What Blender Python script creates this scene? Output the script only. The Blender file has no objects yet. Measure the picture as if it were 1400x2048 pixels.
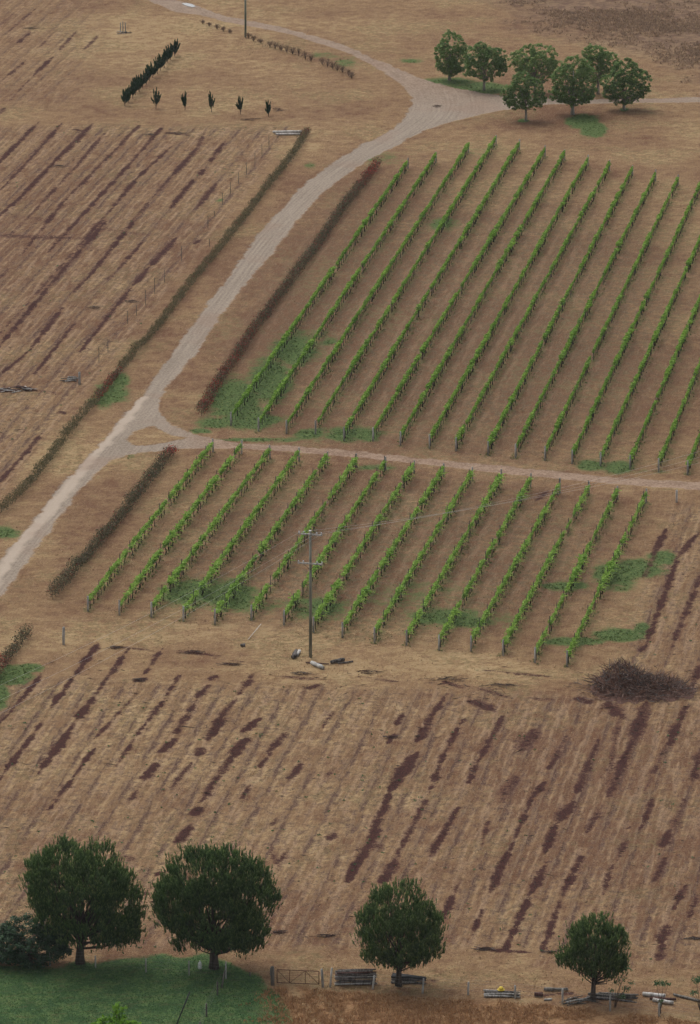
import bpy, math, random
import numpy as np
from mathutils import Vector, Matrix
random.seed(7); rng = np.random.default_rng(7)
R = math.radians
# ------------------------------------------------------------------ camera
F = 10545.0; ALPHA = R(17.0); H = 156.0
scn = bpy.context.scene; col = scn.collection
cam = bpy.data.cameras.new('camera'); camo = bpy.data.objects.new('camera', cam); col.objects.link(camo)
camo.location = (0, 0, H); camo.rotation_euler = (R(90) - ALPHA, 0, 0)
cam.sensor_fit = 'HORIZONTAL'; cam.sensor_width = 36; cam.lens = 36 * F / 1400
cam.clip_start = 1; cam.clip_end = 9000
scn.camera = camo
scn.render.resolution_x = 700; scn.render.resolution_y = 1024
# ------------------------------------------------------------------ light
w = bpy.data.worlds.new('World'); scn.world = w; w.use_nodes = True
nt = w.node_tree; nt.nodes.clear()
sky = nt.nodes.new('ShaderNodeTexSky'); sky.sky_type = 'NISHITA'; sky.sun_disc = False
SUN_EL, SUN_AZ = R(58), R(-35)      # azimuth measured clockwise from +Y
sky.sun_elevation = SUN_EL; sky.sun_rotation = SUN_AZ; sky.dust_density = 6; sky.air_density = 1.0
hs = nt.nodes.new('ShaderNodeHueSaturation'); hs.inputs['Saturation'].default_value = 0.25
bg = nt.nodes.new('ShaderNodeBackground'); bg.inputs['Strength'].default_value = 0.15
wo = nt.nodes.new('ShaderNodeOutputWorld')
nt.links.new(sky.outputs[0], hs.inputs['Color']); nt.links.new(hs.outputs[0], bg.inputs[0]); nt.links.new(bg.outputs[0], wo.inputs[0])
sl = bpy.data.lights.new('sun', 'SUN'); sl.energy = 0.5; sl.angle = R(50); sl.color = (1, .95, .87)
so = bpy.data.objects.new('sun', sl); col.objects.link(so)
sd = Vector((math.sin(SUN_AZ) * math.cos(SUN_EL), math.cos(SUN_AZ) * math.cos(SUN_EL), math.sin(SUN_EL)))
so.rotation_euler = sd.to_track_quat('Z', 'Y').to_euler(); so.location = (0, 400, 300)
scn.view_settings.view_transform = 'Standard'; scn.view_settings.look = 'None'
scn.view_settings.exposure = 0.2; scn.view_settings.gamma = 1
# ------------------------------------------------------------------ helpers
ca, sa = math.cos(ALPHA), math.sin(ALPHA)
def G(px, py, z=0.0):
    """where the ground (height z) is seen at photo pixel px, py"""
    kx = (px - 700) / F; ky = (1024 - py) / F
    dy = ca + ky * sa; dz = -sa + ky * ca
    t = (z - H) / dz
    return np.array([kx * t, dy * t, z])
def S(px, py):
    p = G(px, py); return F / (p[1] * ca + H * sa)          # photo pixels per metre there
def hgt(py, n):                                              # metres tall for n pixels, base at py
    p = G(700, py); dep = math.atan2(H, p[1]); return n / S(700, py) / math.cos(dep)
def V3(*a): return np.array(a, float)
def link(name, me, mat=None, parent=None):
    if mat is not None: me.materials.append(mat)
    o = bpy.data.objects.new(name, me); col.objects.link(o)
    if parent is not None: o.parent = parent
    return o
def thing(name, loc, rz=0, label=None, cat=None, group=None):
    o = bpy.data.objects.new(name, None); col.objects.link(o)
    o.empty_display_size = .3
    o.location = (float(loc[0]), float(loc[1]), float(loc[2])); o.rotation_euler = (0, 0, rz)
    if label: tag(o, label, cat, group)
    return o
def tag(o, label=None, cat=None, group=None, kind=None):
    if label: o['label'] = label
    if cat: o['category'] = cat
    if group: o['group'] = group
    if kind: o['kind'] = kind
    return o
def copy_tree(o, parent=None):
    c = o.copy(); col.objects.link(c)
    if parent is not None: c.parent = parent
    for ch in list(KIDS.get(o.name, [])): copy_tree(ch, c)
    return c
KIDS = {}
def mesh_np(name, verts, faces, attrs=None, smooth=False):
    """faces: (n,k) int array"""
    verts = np.asarray(verts, np.float32); faces = np.asarray(faces, np.int32)
    me = bpy.data.meshes.new(name); n, k = faces.shape
    me.vertices.add(len(verts)); me.vertices.foreach_set('co', verts.ravel())
    me.loops.add(n * k); me.loops.foreach_set('vertex_index', faces.ravel())
    me.polygons.add(n); me.polygons.foreach_set('loop_start', np.arange(0, n * k, k, dtype=np.int32))
    me.polygons.foreach_set('loop_total', np.full(n, k, np.int32))
    if smooth: me.polygons.foreach_set('use_smooth', np.ones(n, bool))
    me.update(calc_edges=True)
    for an, av in (attrs or {}).items():
        a = me.attributes.new(an, 'FLOAT', 'POINT'); a.data.foreach_set('value', np.asarray(av, np.float32).ravel())
    return me
def leaves(name, C, A, B, tint):
    """diamond leaves: centre, half length, half width"""
    n = len(C)
    v = np.stack([C - A, C + B, C + A, C - B], 1).reshape(-1, 3)
    f = np.arange(4 * n).reshape(n, 4)
    return mesh_np(name, v, f, {'tint': np.repeat(tint, 4)})
def unit(v): return v / np.maximum(np.linalg.norm(v, axis=-1, keepdims=True), 1e-9)
def rdirs(n): return unit(rng.normal(size=(n, 3)))
class MB:
    def __init__(s): s.v = []; s.f = []
    def add(s, vs, fs):
        b = len(s.v); s.v += [tuple(map(float, p)) for p in vs]; s.f += [tuple(b + i for i in q) for q in fs]; return s
    def tube(s, pts, rad, n=7, cap=True):
        pts = [np.array(p, float) for p in pts]
        if not hasattr(rad, '__len__'): rad = [rad] * len(pts)
        vs = []; prev = None
        for i, p in enumerate(pts):
            d = pts[min(i + 1, len(pts) - 1)] - pts[max(i - 1, 0)]; d = d / max(np.linalg.norm(d), 1e-9)
            if prev is None: a = np.cross(d, (0, 0, 1.)) if abs(d[2]) < .9 else np.cross(d, (1., 0, 0))
            else: a = prev - d * np.dot(prev, d)
            a = a / max(np.linalg.norm(a), 1e-9); prev = a; b = np.cross(d, a)
            for k in range(n):
                t = 2 * math.pi * k / n; vs.append(p + (a * math.cos(t) + b * math.sin(t)) * rad[i])
        fs = []
        for i in range(len(pts) - 1):
            for k in range(n):
                fs.append((i * n + k, i * n + (k + 1) % n, (i + 1) * n + (k + 1) % n, (i + 1) * n + k))
        if cap:
            fs.append(tuple(reversed(range(n)))); fs.append(tuple(range((len(pts) - 1) * n, len(pts) * n)))
        return s.add(vs, fs)
    def box(s, c, sz, rz=0):
        x, y, z = [q / 2 for q in sz]; cr, sr = math.cos(rz), math.sin(rz); vs = []
        for dz in (-z, z):
            for dx, dy in ((-x, -y), (x, -y), (x, y), (-x, y)):
                vs.append((c[0] + dx * cr - dy * sr, c[1] + dx * sr + dy * cr, c[2] + dz))
        return s.add(vs, [(3, 2, 1, 0), (4, 5, 6, 7), (0, 1, 5, 4), (1, 2, 6, 5), (2, 3, 7, 6), (3, 0, 4, 7)])
    def mesh(s, name, smooth=True):
        me = bpy.data.meshes.new(name); me.from_pydata(s.v, [], s.f); me.update()
        if smooth: me.polygons.foreach_set('use_smooth', [True] * len(me.polygons))
        return me
    def build(s, name, mat, parent=None, smooth=True):
        o = link(name, s.mesh(name, smooth), mat, parent)
        if parent is not None: KIDS.setdefault(parent.name, []).append(o)
        return o
def kid(o, parent):
    o.parent = parent; KIDS.setdefault(parent.name, []).append(o); return o
# ------------------------------------------------------------------ materials
class NB:
    """small node-graph builder"""
    def __init__(s, name):
        s.m = bpy.data.materials.new(name); s.m.use_nodes = True; s.t = s.m.node_tree; s.t.nodes.clear()
        s.out = s.n('ShaderNodeOutputMaterial'); s.bsdf = s.n('ShaderNodeBsdfPrincipled')
        s.bsdf.inputs['Specular IOR Level'].default_value = .15
        s.l(s.bsdf.outputs[0], s.out.inputs['Surface'])
    def n(s, t, **k):
        nd = s.t.nodes.new(t)
        for a, b in k.items(): setattr(nd, a, b)
        return nd
    def l(s, a, b): s.t.links.new(a, b)
    def inp(s, sock, v):
        if isinstance(v, bpy.types.NodeSocket): s.l(v, sock)
        else: sock.default_value = v
    def math(s, op, a, b=0.0, c=None, clamp=False):
        nd = s.n('ShaderNodeMath', operation=op, use_clamp=clamp); s.inp(nd.inputs[0], a); s.inp(nd.inputs[1], b)
        if c is not None: s.inp(nd.inputs[2], c)
        return nd.outputs[0]
    def attr(s, name): return s.n('ShaderNodeAttribute', attribute_name=name).outputs['Fac']
    def noise(s, vec, scale, detail=3, rough=.55, gain=2.1):
        nd = s.n('ShaderNodeTexNoise'); s.l(vec, nd.inputs['Vector']); nd.inputs['Scale'].default_value = scale
        nd.inputs['Detail'].default_value = detail; nd.inputs['Roughness'].default_value = rough
        mr = s.n('ShaderNodeMapRange'); s.l(nd.outputs['Fac'], mr.inputs['Value']); mr.inputs['From Min'].default_value = .5 - .5 / gain; mr.inputs['From Max'].default_value = .5 + .5 / gain; return mr.outputs[0]
    def ss(s, v, lo, hi):                                    # smoothstep
        nd = s.n('ShaderNodeMapRange', interpolation_type='SMOOTHSTEP'); s.inp(nd.inputs['Value'], v)
        nd.inputs['From Min'].default_value = lo; nd.inputs['From Max'].default_value = hi; return nd.outputs[0]
    def mix(s, f, a, b, mode='MIX'):
        nd = s.n('ShaderNodeMix', data_type='RGBA', blend_type=mode); s.inp(nd.inputs[0], f)
        for sk, v in ((nd.inputs[6], a), (nd.inputs[7], b)):
            if isinstance(v, tuple): sk.default_value = (*v, 1)
            else: s.l(v, sk)
        return nd.outputs[2]
def srgb(r, g, b):
    f = lambda c: (c / 255 / 12.92) if c / 255 <= .04045 else ((c / 255 + .055) / 1.055) ** 2.4
    return (f(r), f(g), f(b))
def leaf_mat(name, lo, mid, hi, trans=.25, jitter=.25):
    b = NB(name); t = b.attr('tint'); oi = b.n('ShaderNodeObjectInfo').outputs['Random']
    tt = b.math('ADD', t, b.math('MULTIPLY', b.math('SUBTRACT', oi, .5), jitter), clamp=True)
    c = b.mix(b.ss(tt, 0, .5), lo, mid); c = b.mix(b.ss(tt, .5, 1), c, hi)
    b.l(c, b.bsdf.inputs['Base Color']); b.bsdf.inputs['Roughness'].default_value = .6
    tr = b.n('ShaderNodeBsdfTranslucent'); b.l(c, tr.inputs[0]); mx = b.n('ShaderNodeMixShader'); mx.inputs[0].default_value = trans
    b.l(b.bsdf.outputs[0], mx.inputs[1]); b.l(tr.outputs[0], mx.inputs[2]); b.l(mx.outputs[0], b.out.inputs['Surface'])
    return b.m
def wood_mat(name, c1, c2, scale=6, stretch=(1, 1, .15), rough=.85):
    b = NB(name); tc = b.n('ShaderNodeTexCoord').outputs['Object']; mp = b.n('ShaderNodeMapping'); b.l(tc, mp.inputs[0]); mp.inputs['Scale'].default_value = stretch
    n1 = b.noise(mp.outputs[0], scale, 4, .65); oi = b.n('ShaderNodeObjectInfo').outputs['Random']
    f = b.math('ADD', b.ss(n1, .3, .7), b.math('MULTIPLY', b.math('SUBTRACT', oi, .5), .5), clamp=True)
    b.l(b.mix(f, c1, c2), b.bsdf.inputs['Base Color']); b.bsdf.inputs['Roughness'].default_value = rough
    bp = b.n('ShaderNodeBump'); b.l(n1, bp.inputs['Height']); bp.inputs['Strength'].default_value = .4; bp.inputs['Distance'].default_value = .03; b.l(bp.outputs[0], b.bsdf.inputs['Normal'])
    return b.m
M = {}
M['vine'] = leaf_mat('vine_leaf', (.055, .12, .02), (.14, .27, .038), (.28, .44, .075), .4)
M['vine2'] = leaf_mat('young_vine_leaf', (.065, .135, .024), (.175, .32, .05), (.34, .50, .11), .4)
M['pine'] = leaf_mat('pine_needles', (.038, .075, .028), (.085, .15, .05), (.23, .31, .10), .32, .1)
M['plane'] = leaf_mat('broad_leaf', (.075, .135, .045), (.155, .245, .075), (.27, .37, .13), .35, .3)
M['bush'] = leaf_mat('dark_bush_leaf', (.016, .036, .021), (.032, .065, .033), (.06, .11, .048), .18, .1)
M['conifer'] = leaf_mat('conifer_scale', (.012, .032, .017), (.024, .06, .028), (.045, .10, .04), .1, .2)
M['rose'] = leaf_mat('rose_leaf', (.05, .052, .028), (.095, .092, .048), (.15, .12, .068), .2, .1)
M['redbud'] = leaf_mat('rose_red_leaf', (.085, .03, .022), (.19, .04, .03), (.50, .045, .03), .2, .1)
M['hedge'] = leaf_mat('dry_hedge_leaf', (.07, .068, .035), (.13, .115, .058), (.21, .17, .09), .2, .1)
M['bright'] = leaf_mat('bright_leaf', (.05, .11, .012), (.12, .26, .02), (.24, .42, .04), .35, .1)
M['sapling'] = leaf_mat('sapling_leaf', (.04, .08, .03), (.08, .15, .06), (.15, .22, .12), .25, .1)
M['straw'] = leaf_mat('dry_straw', (.16, .10, .058), (.30, .20, .11), (.46, .33, .19), .3, .1)
M['orange'] = leaf_mat('rust_grass', (.24, .125, .06), (.35, .20, .10), (.50, .33, .18), .3, .1)
M['brown'] = leaf_mat('brown_grass', (.17, .11, .078), (.28, .19, .125), (.44, .32, .2), .35, .1)
M['lawn'] = leaf_mat('lawn_blade', (.04, .095, .036), (.08, .16, .058), (.14, .23, .08), .3, .1)
M['olive'] = leaf_mat('olive_blade', (.06, .085, .026), (.10, .14, .045), (.17, .20, .075), .3, .1)
M['twig'] = wood_mat('dry_twig', (.045, .03, .026), (.12, .085, .07))
M['drytwig'] = wood_mat('shrub_twig', (.06, .042, .034), (.13, .09, .065))
M['heapwood'] = wood_mat('heap_wood', (.10, .062, .052), (.25, .17, .14))
M['rustwig'] = wood_mat('rust_twig', (.09, .045, .03), (.20, .11, .075))
M['bark'] = wood_mat('bark', (.035, .027, .022), (.085, .066, .052))
M['palebark'] = wood_mat('pale_bark', (.16, .14, .11), (.36, .33, .28), 4)
M['vinewood'] = wood_mat('vine_wood', (.018, .016, .014), (.055, .045, .036))
M['post'] = wood_mat('weathered_post', (.22, .21, .19), (.46, .45, .42))
M['darkpost'] = wood_mat('dark_post', (.065, .06, .052), (.18, .165, .145))
M['pole'] = wood_mat('treated_pole', (.10, .105, .08), (.22, .225, .18), 3)
M['greenpole'] = wood_mat('green_pole', (.13, .17, .14), (.24, .28, .24), 3)
M['log'] = wood_mat('grey_log', (.055, .045, .04), (.16, .145, .135))
M['redlog'] = wood_mat('red_log', (.05, .022, .018), (.11, .055, .045))
M['whitelog'] = wood_mat('white_log', (.30, .28, .25), (.58, .56, .53))
def flat(name, c, rough=.5, metal=0, spec=.3):
    b = NB(name); tc = b.n('ShaderNodeTexCoord').outputs['Object']; n1 = b.noise(tc, 9, 3)
    b.l(b.mix(b.ss(n1, .35, .7), tuple(x * .7 for x in c), c), b.bsdf.inputs['Base Color'])
    b.bsdf.inputs['Roughness'].default_value = rough; b.bsdf.inputs['Metallic'].default_value = metal; b.bsdf.inputs['Specular IOR Level'].default_value = spec
    return b.m
M['rust'] = flat('rusty_steel', (.12, .05, .03), .8)
M['wire'] = flat('dull_wire', (.5, .49, .47), .5, .2)
M['cable'] = flat('aluminium_cable', (.62, .62, .6), .5, .1)
M['fencewire'] = flat('fence_wire', (.22, .21, .2), .6, .3)
M['white'] = flat('white_plastic', (.75, .75, .72), .4)
M['yellow'] = flat('yellow_plastic', (.75, .55, .05), .4)
M['porcelain'] = flat('porcelain', (.6, .6, .62), .25)
M['black'] = flat('dark_iron', (.03, .032, .034), .6)
M['dirt'] = flat('clod', (.13, .068, .05), .95)
# ------------------------------------------------------------------ numpy value noise for the ground masks
_T = rng.random((256, 256))
def vnoise(x, y, sc):
    x = x * sc; y = y * sc; xi = np.floor(x).astype(int); yi = np.floor(y).astype(int); fx = x - xi; fy = y - yi
    fx = fx * fx * (3 - 2 * fx); fy = fy * fy * (3 - 2 * fy)
    a = _T[xi % 256, yi % 256]; b = _T[(xi + 1) % 256, yi % 256]; c = _T[xi % 256, (yi + 1) % 256]; d = _T[(xi + 1) % 256, (yi + 1) % 256]
    return (a * (1 - fx) + b * fx) * (1 - fy) + (c * (1 - fx) + d * fx) * fy
# ------------------------------------------------------------------ layout data (photo pixels of points on the ground)
UP_BOT = [(462,851),(517,862),(573,867),(631,868),(688,881),(746,882),(801,890),(859,896),(912,902),(976,910),(1031,915),(1090,920),(1144,927),(1201,932),(1260,938),(1317,944),(1375,949)]
UP_TOP = [(816,337),(872,325),(937,305),(992,290),(1039,300),(1090,313),(1129,320),(1176,332),(1219,342),(1265,351),(1311,362),(1356,371),(1401,382),(1446,392),(1491,402),(1536,412),(1581,422)]
LO_BOT = [(176,1222),(239,1230),(303,1234),(367,1242),(430,1248),(503,1240),(568,1250),(627,1264),(685,1275),(749,1285),(813,1290),(878,1300),(942,1302),(1006,1310),(1070,1325),(1134,1332)]
LO_TOP = [(426,904),(483,908),(540,917),(598,922),(655,929),(713,935),(771,940),(828,946),(888,953),(945,960),(1002,968),(1061,975),(1120,985),(1178,990),(1235,998),(1292,1005)]
ROAD = [(-160,1330),(-60,1228),(0,1152),(100,1030),(200,905),(262,825),(300,780),(370,680),(440,590),(508,490),(580,400),(650,337),(730,288),(800,248),(846,212),(836,182),(790,148),(740,118),(640,80),(560,55),(470,32),(370,6),(300,-14),(100,-60)]
ROAD_EDGE = [(-60,1190),(0,1114),(36,1071),(71,1028),(111,979),(150,936),(186,900),(211,871),(250,825),(282,789),(300,761),(321,732),(348,699),(393,629),(436,577),(479,517),(504,483),(534,444),(573,401),(616,359),(659,329),(714,292),(757,271),(783,256),(805,236),(821,210),(820,190),(800,170),(780,154),(750,136),(700,108),(600,75),(550,62),(500,53),(450,44),(400,30),(350,24),(300,4),(230,-30),(250,-60),(300,-30),(350,-3),(400,12),(450,30),(500,40),(550,50),(600,62),(700,92),(750,116),(780,128),(800,138),(850,158),(900,173),(950,182),(1000,190),(1100,196),(1250,197),(1400,193),(1600,190),(1600,203),(1400,205),(1250,206),(1100,209),(1000,222),(950,232),(900,245),(850,262),(820,276),(783,299),(736,322),(693,350),(650,384),(629,406),(590,449),(556,496),(530,526),(491,573),(457,616),(423,663),(398,702),(368,739),(339,771),(323,796),(321,818),(332,836),(357,854),(393,868),(429,876),(500,886),(600,890),(700,899),(900,920),(1050,935),(1200,950),(1400,963),(1600,975),(1600,998),(1400,981),(1200,966),(1050,952),(900,935),(700,914),(600,906),(500,899),(430,897),(357,898),(303,904),(257,911),(229,921),(200,943),(164,982),(125,1032),(89,1079),(54,1129),(18,1179),(0,1200),(-60,1280)]
ISLAND = [(257,879),(279,861),(304,854),(321,862),(343,871),(371,875),(343,880),(304,888),(268,889)]
ROAD_C = [(-60,1225),(0,1150),(70,1062),(140,980),(190,912),(250,842),(300,783),(350,716),(410,636),(470,556),(530,478),(600,402),(660,350),(725,307),(800,262),(846,222),(838,180),(790,148),(730,112),(640,80),(560,58),(470,38),(370,8),(300,-14)]
ROAD_R2 = [(820,170),(880,185),(940,195),(1010,200)]
TRACK = [(245,845),(300,850),(345,868),(430,884),(600,897),(800,917),(1000,945),(1200,965),(1400,979),(1600,990)]
TRACK2 = [(200,915),(260,893),(330,884),(430,884)]
ROSES_MID = [(755,334),(735,360),(706,397),(671,444),(650,474),(607,534),(564,590),(530,637),(504,671),(474,719),(449,752),(425,792),(402,834)]
ROSES_LOW = [(345,908),(310,952),(250,1030),(180,1112),(105,1199)]
HEDGE_UP = [(616,266),(581,320),(530,384),(491,436),(457,479),(419,526),(376,577),(350,612),(312,662),(275,702),(240,745)]
HEDGE_MID = [(240,745),(190,808)]
HEDGE_LOW = [(190,808),(150,853),(90,932),(30,1002),(-25,1045)]
ROSES_BL = [(57,1268),(28,1305),(0,1345),(-40,1400)]
row_d = unit((G(*UP_TOP[5]) - G(*UP_BOT[5]))); ROW_ANG = math.atan2(row_d[0], row_d[1])
# soil strips: x0,y0,x1,y1,width,strength
ST = [(70,18,20,60,4,.6),(25,28,0,50,5,.6),(60,65,35,85,6,.8),(110,62,80,92,4,.5),(155,60,118,100,6,.8),(105,115,65,152,7,1),(65,152,20,200,4,.6),(195,72,170,97,6,.7),(50,122,5,160,5,.8),(10,215,0,225,8,.8),
(76,245,0,322,7,1),(122,248,60,318,7,1),(60,318,0,380,5,.8),(182,250,110,322,10,1),(110,322,40,395,8,1),(40,395,0,430,6,1),(145,258,168,262,8,.9),(205,270,150,335,6,.9),(150,335,60,430,5,.75),(60,430,0,490,5,.6),
(275,253,240,290,6,.8),(240,290,130,400,5,.8),(130,400,50,500,7,.9),(50,500,0,555,5,.7),(320,258,285,300,9,1),(285,300,160,435,7,1),(160,435,100,500,6,.9),(335,265,375,270,8,.9),(340,295,270,360,6,.9),(270,360,230,410,9,1),(230,410,150,500,7,.9),(150,500,50,612,5,.8),(50,612,0,665,5,.7),
(410,262,395,295,6,.8),(395,295,345,350,9,1),(345,350,310,390,6,.8),(310,390,215,500,4,.7),(448,285,422,320,7,1),(408,338,400,348,8,.9),(385,362,343,413,9,1),(432,368,394,416,10,1),(350,478,305,527,11,1.1),(297,535,272,565,9,1.1),(270,565,165,697,6,1),(400,478,392,486,9,.9),
(205,450,100,570,9,1.1),(100,570,0,690,8,1.05),(262,450,180,550,7,1),(180,550,148,582,6,.9),(282,487,235,540,6,.9),(230,545,160,600,4,.5),(122,618,60,700,7,1),(60,700,5,745,6,1),(150,645,73,742,6,1),(120,822,130,828,12,.9),(50,860,20,890,6,.6),(82,868,52,905,10,1),(52,905,0,962,9,1),(20,870,0,885,8,.7),
(195,1287,150,1350,9,1.1),(150,1350,95,1425,8,1.1),(82,1350,20,1425,8,1),(20,1425,0,1445,5,.7),(258,1296,190,1390,9,1.1),(190,1390,145,1450,12,1.1),(145,1450,78,1545,12,1.15),(325,1298,290,1345,7,.9),(290,1356,272,1362,13,1),(262,1400,190,1475,6,.8),(187,1500,150,1550,8,1),(150,1550,100,1617,8,1),(77,1453,0,1557,9,1.05),(60,1500,30,1510,20,.55),
(358,1352,330,1395,6,.95),(330,1395,270,1475,6,1),(270,1475,235,1530,6,.9),(430,1350,420,1360,11,1),(418,1370,393,1395,13,1.1),(392,1403,350,1465,9,1),(352,1475,320,1507,13,1.1),(312,1528,287,1560,12,1.1),(280,1572,258,1605,8,.8),(508,1348,480,1385,12,1),(470,1400,440,1435,12,1.1),(442,1433,418,1478,14,1.15),(405,1495,395,1508,13,.9),(380,1528,340,1580,10,.8),
(518,1436,488,1462,11,1),(492,1478,465,1512,15,1.1),(462,1515,405,1598,12,.9),(400,1615,388,1628,14,1),(384,1645,350,1690,13,1.1),(575,1460,540,1500,11,.9),(540,1505,520,1535,6,.7),(602,1528,576,1562,12,1.1),(668,1420,646,1452,7,.8),(668,1536,650,1556,9,.9),(640,1368,620,1376,14,.9),(500,1570,485,1595,8,.8),(560,1630,540,1650,10,.6),(670,1665,655,1680,13,.8),(610,1375,590,1430,8,.5),
(892,1388,866,1430,10,1.1),(866,1428,838,1478,13,1.1),(832,1508,782,1578,19,1.2),(778,1588,738,1690,12,1.1),(752,1665,698,1755,15,1.15),(760,1690,715,1700,30,.75),(803,1430,792,1448,10,1),(790,1468,775,1485,8,.9),(940,1400,985,1420,22,.9),(925,1440,888,1508,8,.9),(888,1508,863,1575,9,1),(857,1588,800,1700,8,.9),(800,1700,770,1765,8,.8),(1003,1435,963,1512,9,1.05),(963,1512,938,1562,8,1.05),(915,1615,868,1702,11,1),(1070,1460,1045,1500,30,.65),(1030,1555,1005,1600,24,.6),(975,1645,965,1690,8,.9),
(1132,1475,1100,1535,11,.95),(1088,1565,1068,1592,11,1.05),(1062,1598,1022,1695,8,1.05),(1022,1695,983,1778,13,1.1),(1195,1485,1150,1592,12,1),(1145,1605,1118,1642,20,1.15),(1110,1650,1092,1702,13,1.1),(1092,1728,1055,1800,9,1.1),(1055,1800,1013,1893,9,1.05),(1215,1405,1245,1435,26,1),(1240,1430,1215,1560,9,.6),(1292,1408,1262,1490,20,1),(1258,1495,1216,1595,13,1.05),(1210,1600,1175,1660,10,.7),(1162,1715,1122,1795,11,1.1),(1122,1795,1086,1897,10,1.1),(1372,1415,1340,1485,12,1.05),(1330,1495,1290,1580,7,.6),(1305,1600,1282,1655,7,.9),(1258,1655,1235,1720,9,.8),(1225,1730,1205,1790,9,.9),
(878,1678,858,1718,12,1),(790,1722,762,1764,15,1.05),(920,1763,886,1832,9,1.05),(963,1820,945,1870,7,.9),(1340,1660,1325,1690,14,.9),(1330,1718,1310,1760,10,.8),(1372,1768,1350,1815,10,1),(1335,1848,1322,1882,20,1),(1325,1890,1318,1920,13,.9),(1395,1790,1380,1830,10,.8),(1400,1500,1385,1560,14,.8),(1370,1600,1345,1660,12,.7),
(1332,1058,1308,1108,8,1),(1310,1108,1290,1150,5,.6),(1352,1125,1292,1290,9,1.1),(1292,1290,1278,1305,9,1),(1395,1068,1352,1118,9,1),(1400,1155,1345,1290,9,1),(1390,1180,1375,1230,6,.8),(1400,1330,1385,1370,14,.9),
(975,1340,1090,1352,9,.8),(860,1365,1000,1378,8,.6),(955,1375,1010,1392,14,.75),(885,1362,925,1375,12,.9),(1150,1395,1180,1405,18,1),(1060,1395,1100,1398,10,.6),(560,1352,640,1358,8,.6),(350,1300,440,1312,7,.8),(230,1292,300,1300,8,.7),(430,1316,520,1328,6,.7),(700,1350,790,1362,8,.6),(1080,1990,1140,1985,7,.7),(940,1895,1060,1905,9,.8),(850,1960,870,1962,8,.6),
(250,1712,262,1720,16,.9),(318,1745,325,1748,14,1),(285,1785,300,1790,14,1),(200,1690,205,1700,12,.9),(540,1690,555,1730,9,.6),(575,1700,560,1720,7,.7),(1095,982,1075,1000,14,.9),(0,770,140,790,14,.45),(0,470,180,478,26,.55),(0,425,80,440,24,.4),(180,452,300,470,22,.4),(870,460,900,470,8,.3)]
GREEN = [(470,800,60,48,1),(540,760,45,50,1),(590,700,52,34,.9),(610,672,50,16,.5),(500,840,70,20,1),(430,846,45,14,.8),(660,683,26,10,.6),(700,868,70,17,.8),(620,868,35,12,.9),(735,870,30,15,.9),(400,862,26,6,.8),(500,879,80,4,.8),(750,935,55,8,.6),(1183,931,30,12,1),(1237,935,32,14,1),(1300,942,40,6,.4),
(390,1185,75,32,.85),(460,1190,65,38,.85),(640,1215,75,28,.65),(540,1210,60,18,.4),(890,1235,95,26,.7),(800,1190,120,40,.35),(930,1244,60,12,.9),(1000,1240,60,25,.35),(1130,1172,52,10,.95),(1230,1150,48,28,1),(1275,1138,62,22,.95),(1325,1115,32,17,.9),(1245,1175,35,12,.5),(1150,1282,70,10,1),(1235,1270,58,15,1),(1285,1258,22,14,.9),(880,1170,80,35,.3),
(895,163,55,9,1),(960,176,62,13,1.1),(900,172,60,12,.6),(1165,243,34,14,1.3),(1188,260,26,15,1.3),(1046,241,12,4,1.2),(1248,219,10,4,1),(820,122,24,5,.7),(1060,200,50,10,.3),(885,448,28,14,.8),(895,442,40,10,.4),(222,785,38,24,.9),(240,760,22,18,.8),(205,800,30,16,.8),(8,1066,38,14,.8),(20,1350,50,22,1.1),(60,1336,30,10,1),(0,1390,20,28,1),(8,1055,40,8,.4),(690,125,30,14,.5),(650,110,45,8,.4),(620,330,16,8,.5),(760,315,60,18,.4),(440,400,10,5,.6),(262,913,10,5,.6),
(1290,220,40,10,.2),(960,300,80,16,.25),(235,905,60,8,.3),(550,880,120,6,.5),(870,640,50,20,.2),(640,470,10,6,.5)]
# ------------------------------------------------------------------ the ground sheet
def grow(a, n=10, top=4200):
    out = []; d = 2.0; x = a
    while x < top: x += d; d *= 1.6; out.append(x)
    return out
xs = np.arange(-62, 62.01, .21); g = np.array(grow(62.)); xs = np.concatenate([-g[::-1], xs, g])
ys = [326.0]
while ys[-1] < 800: ys.append(ys[-1] + .27 + .00062 * (ys[-1] - 326))
g = np.array(grow(0.)); ys = np.array(ys); ys = np.concatenate([ys[0] - g[::-1], ys, ys[-1] + g])
X, Y = np.meshgrid(xs, ys); nx, ny = len(xs), len(ys)
def inv(X, Y, Z=0):                                      # photo pixel of world points
    fy = Y * ca + (H - Z) * sa; up = Y * sa - (H - Z) * ca
    return 700 + F * X / fy, 1024 - F * up / fy
fw = np.maximum(Y * ca + H * sa, 50); PX = 700 + F * X / fw; PY = 1024 - F * (Y * sa - H * ca) / fw
def dist_poly(pts, pad=8):
    d = np.full(X.shape, 1e3)
    P = [G(*p) for p in pts]
    for a, b in zip(P[:-1], P[1:]):
        x0, x1 = sorted((a[0], b[0])); y0, y1 = sorted((a[1], b[1]))
        i0, i1 = np.searchsorted(ys, [y0 - pad, y1 + pad]); j0, j1 = np.searchsorted(xs, [x0 - pad, x1 + pad])
        if i1 <= i0 or j1 <= j0: continue
        sx = X[i0:i1, j0:j1]; sy = Y[i0:i1, j0:j1]; dx, dy = b[0] - a[0], b[1] - a[1]; L = dx * dx + dy * dy
        t = np.clip(((sx - a[0]) * dx + (sy - a[1]) * dy) / max(L, 1e-6), 0, 1)
        dd = np.hypot(sx - a[0] - t * dx, sy - a[1] - t * dy)
        d[i0:i1, j0:j1] = np.minimum(d[i0:i1, j0:j1], dd)
    return d
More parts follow.
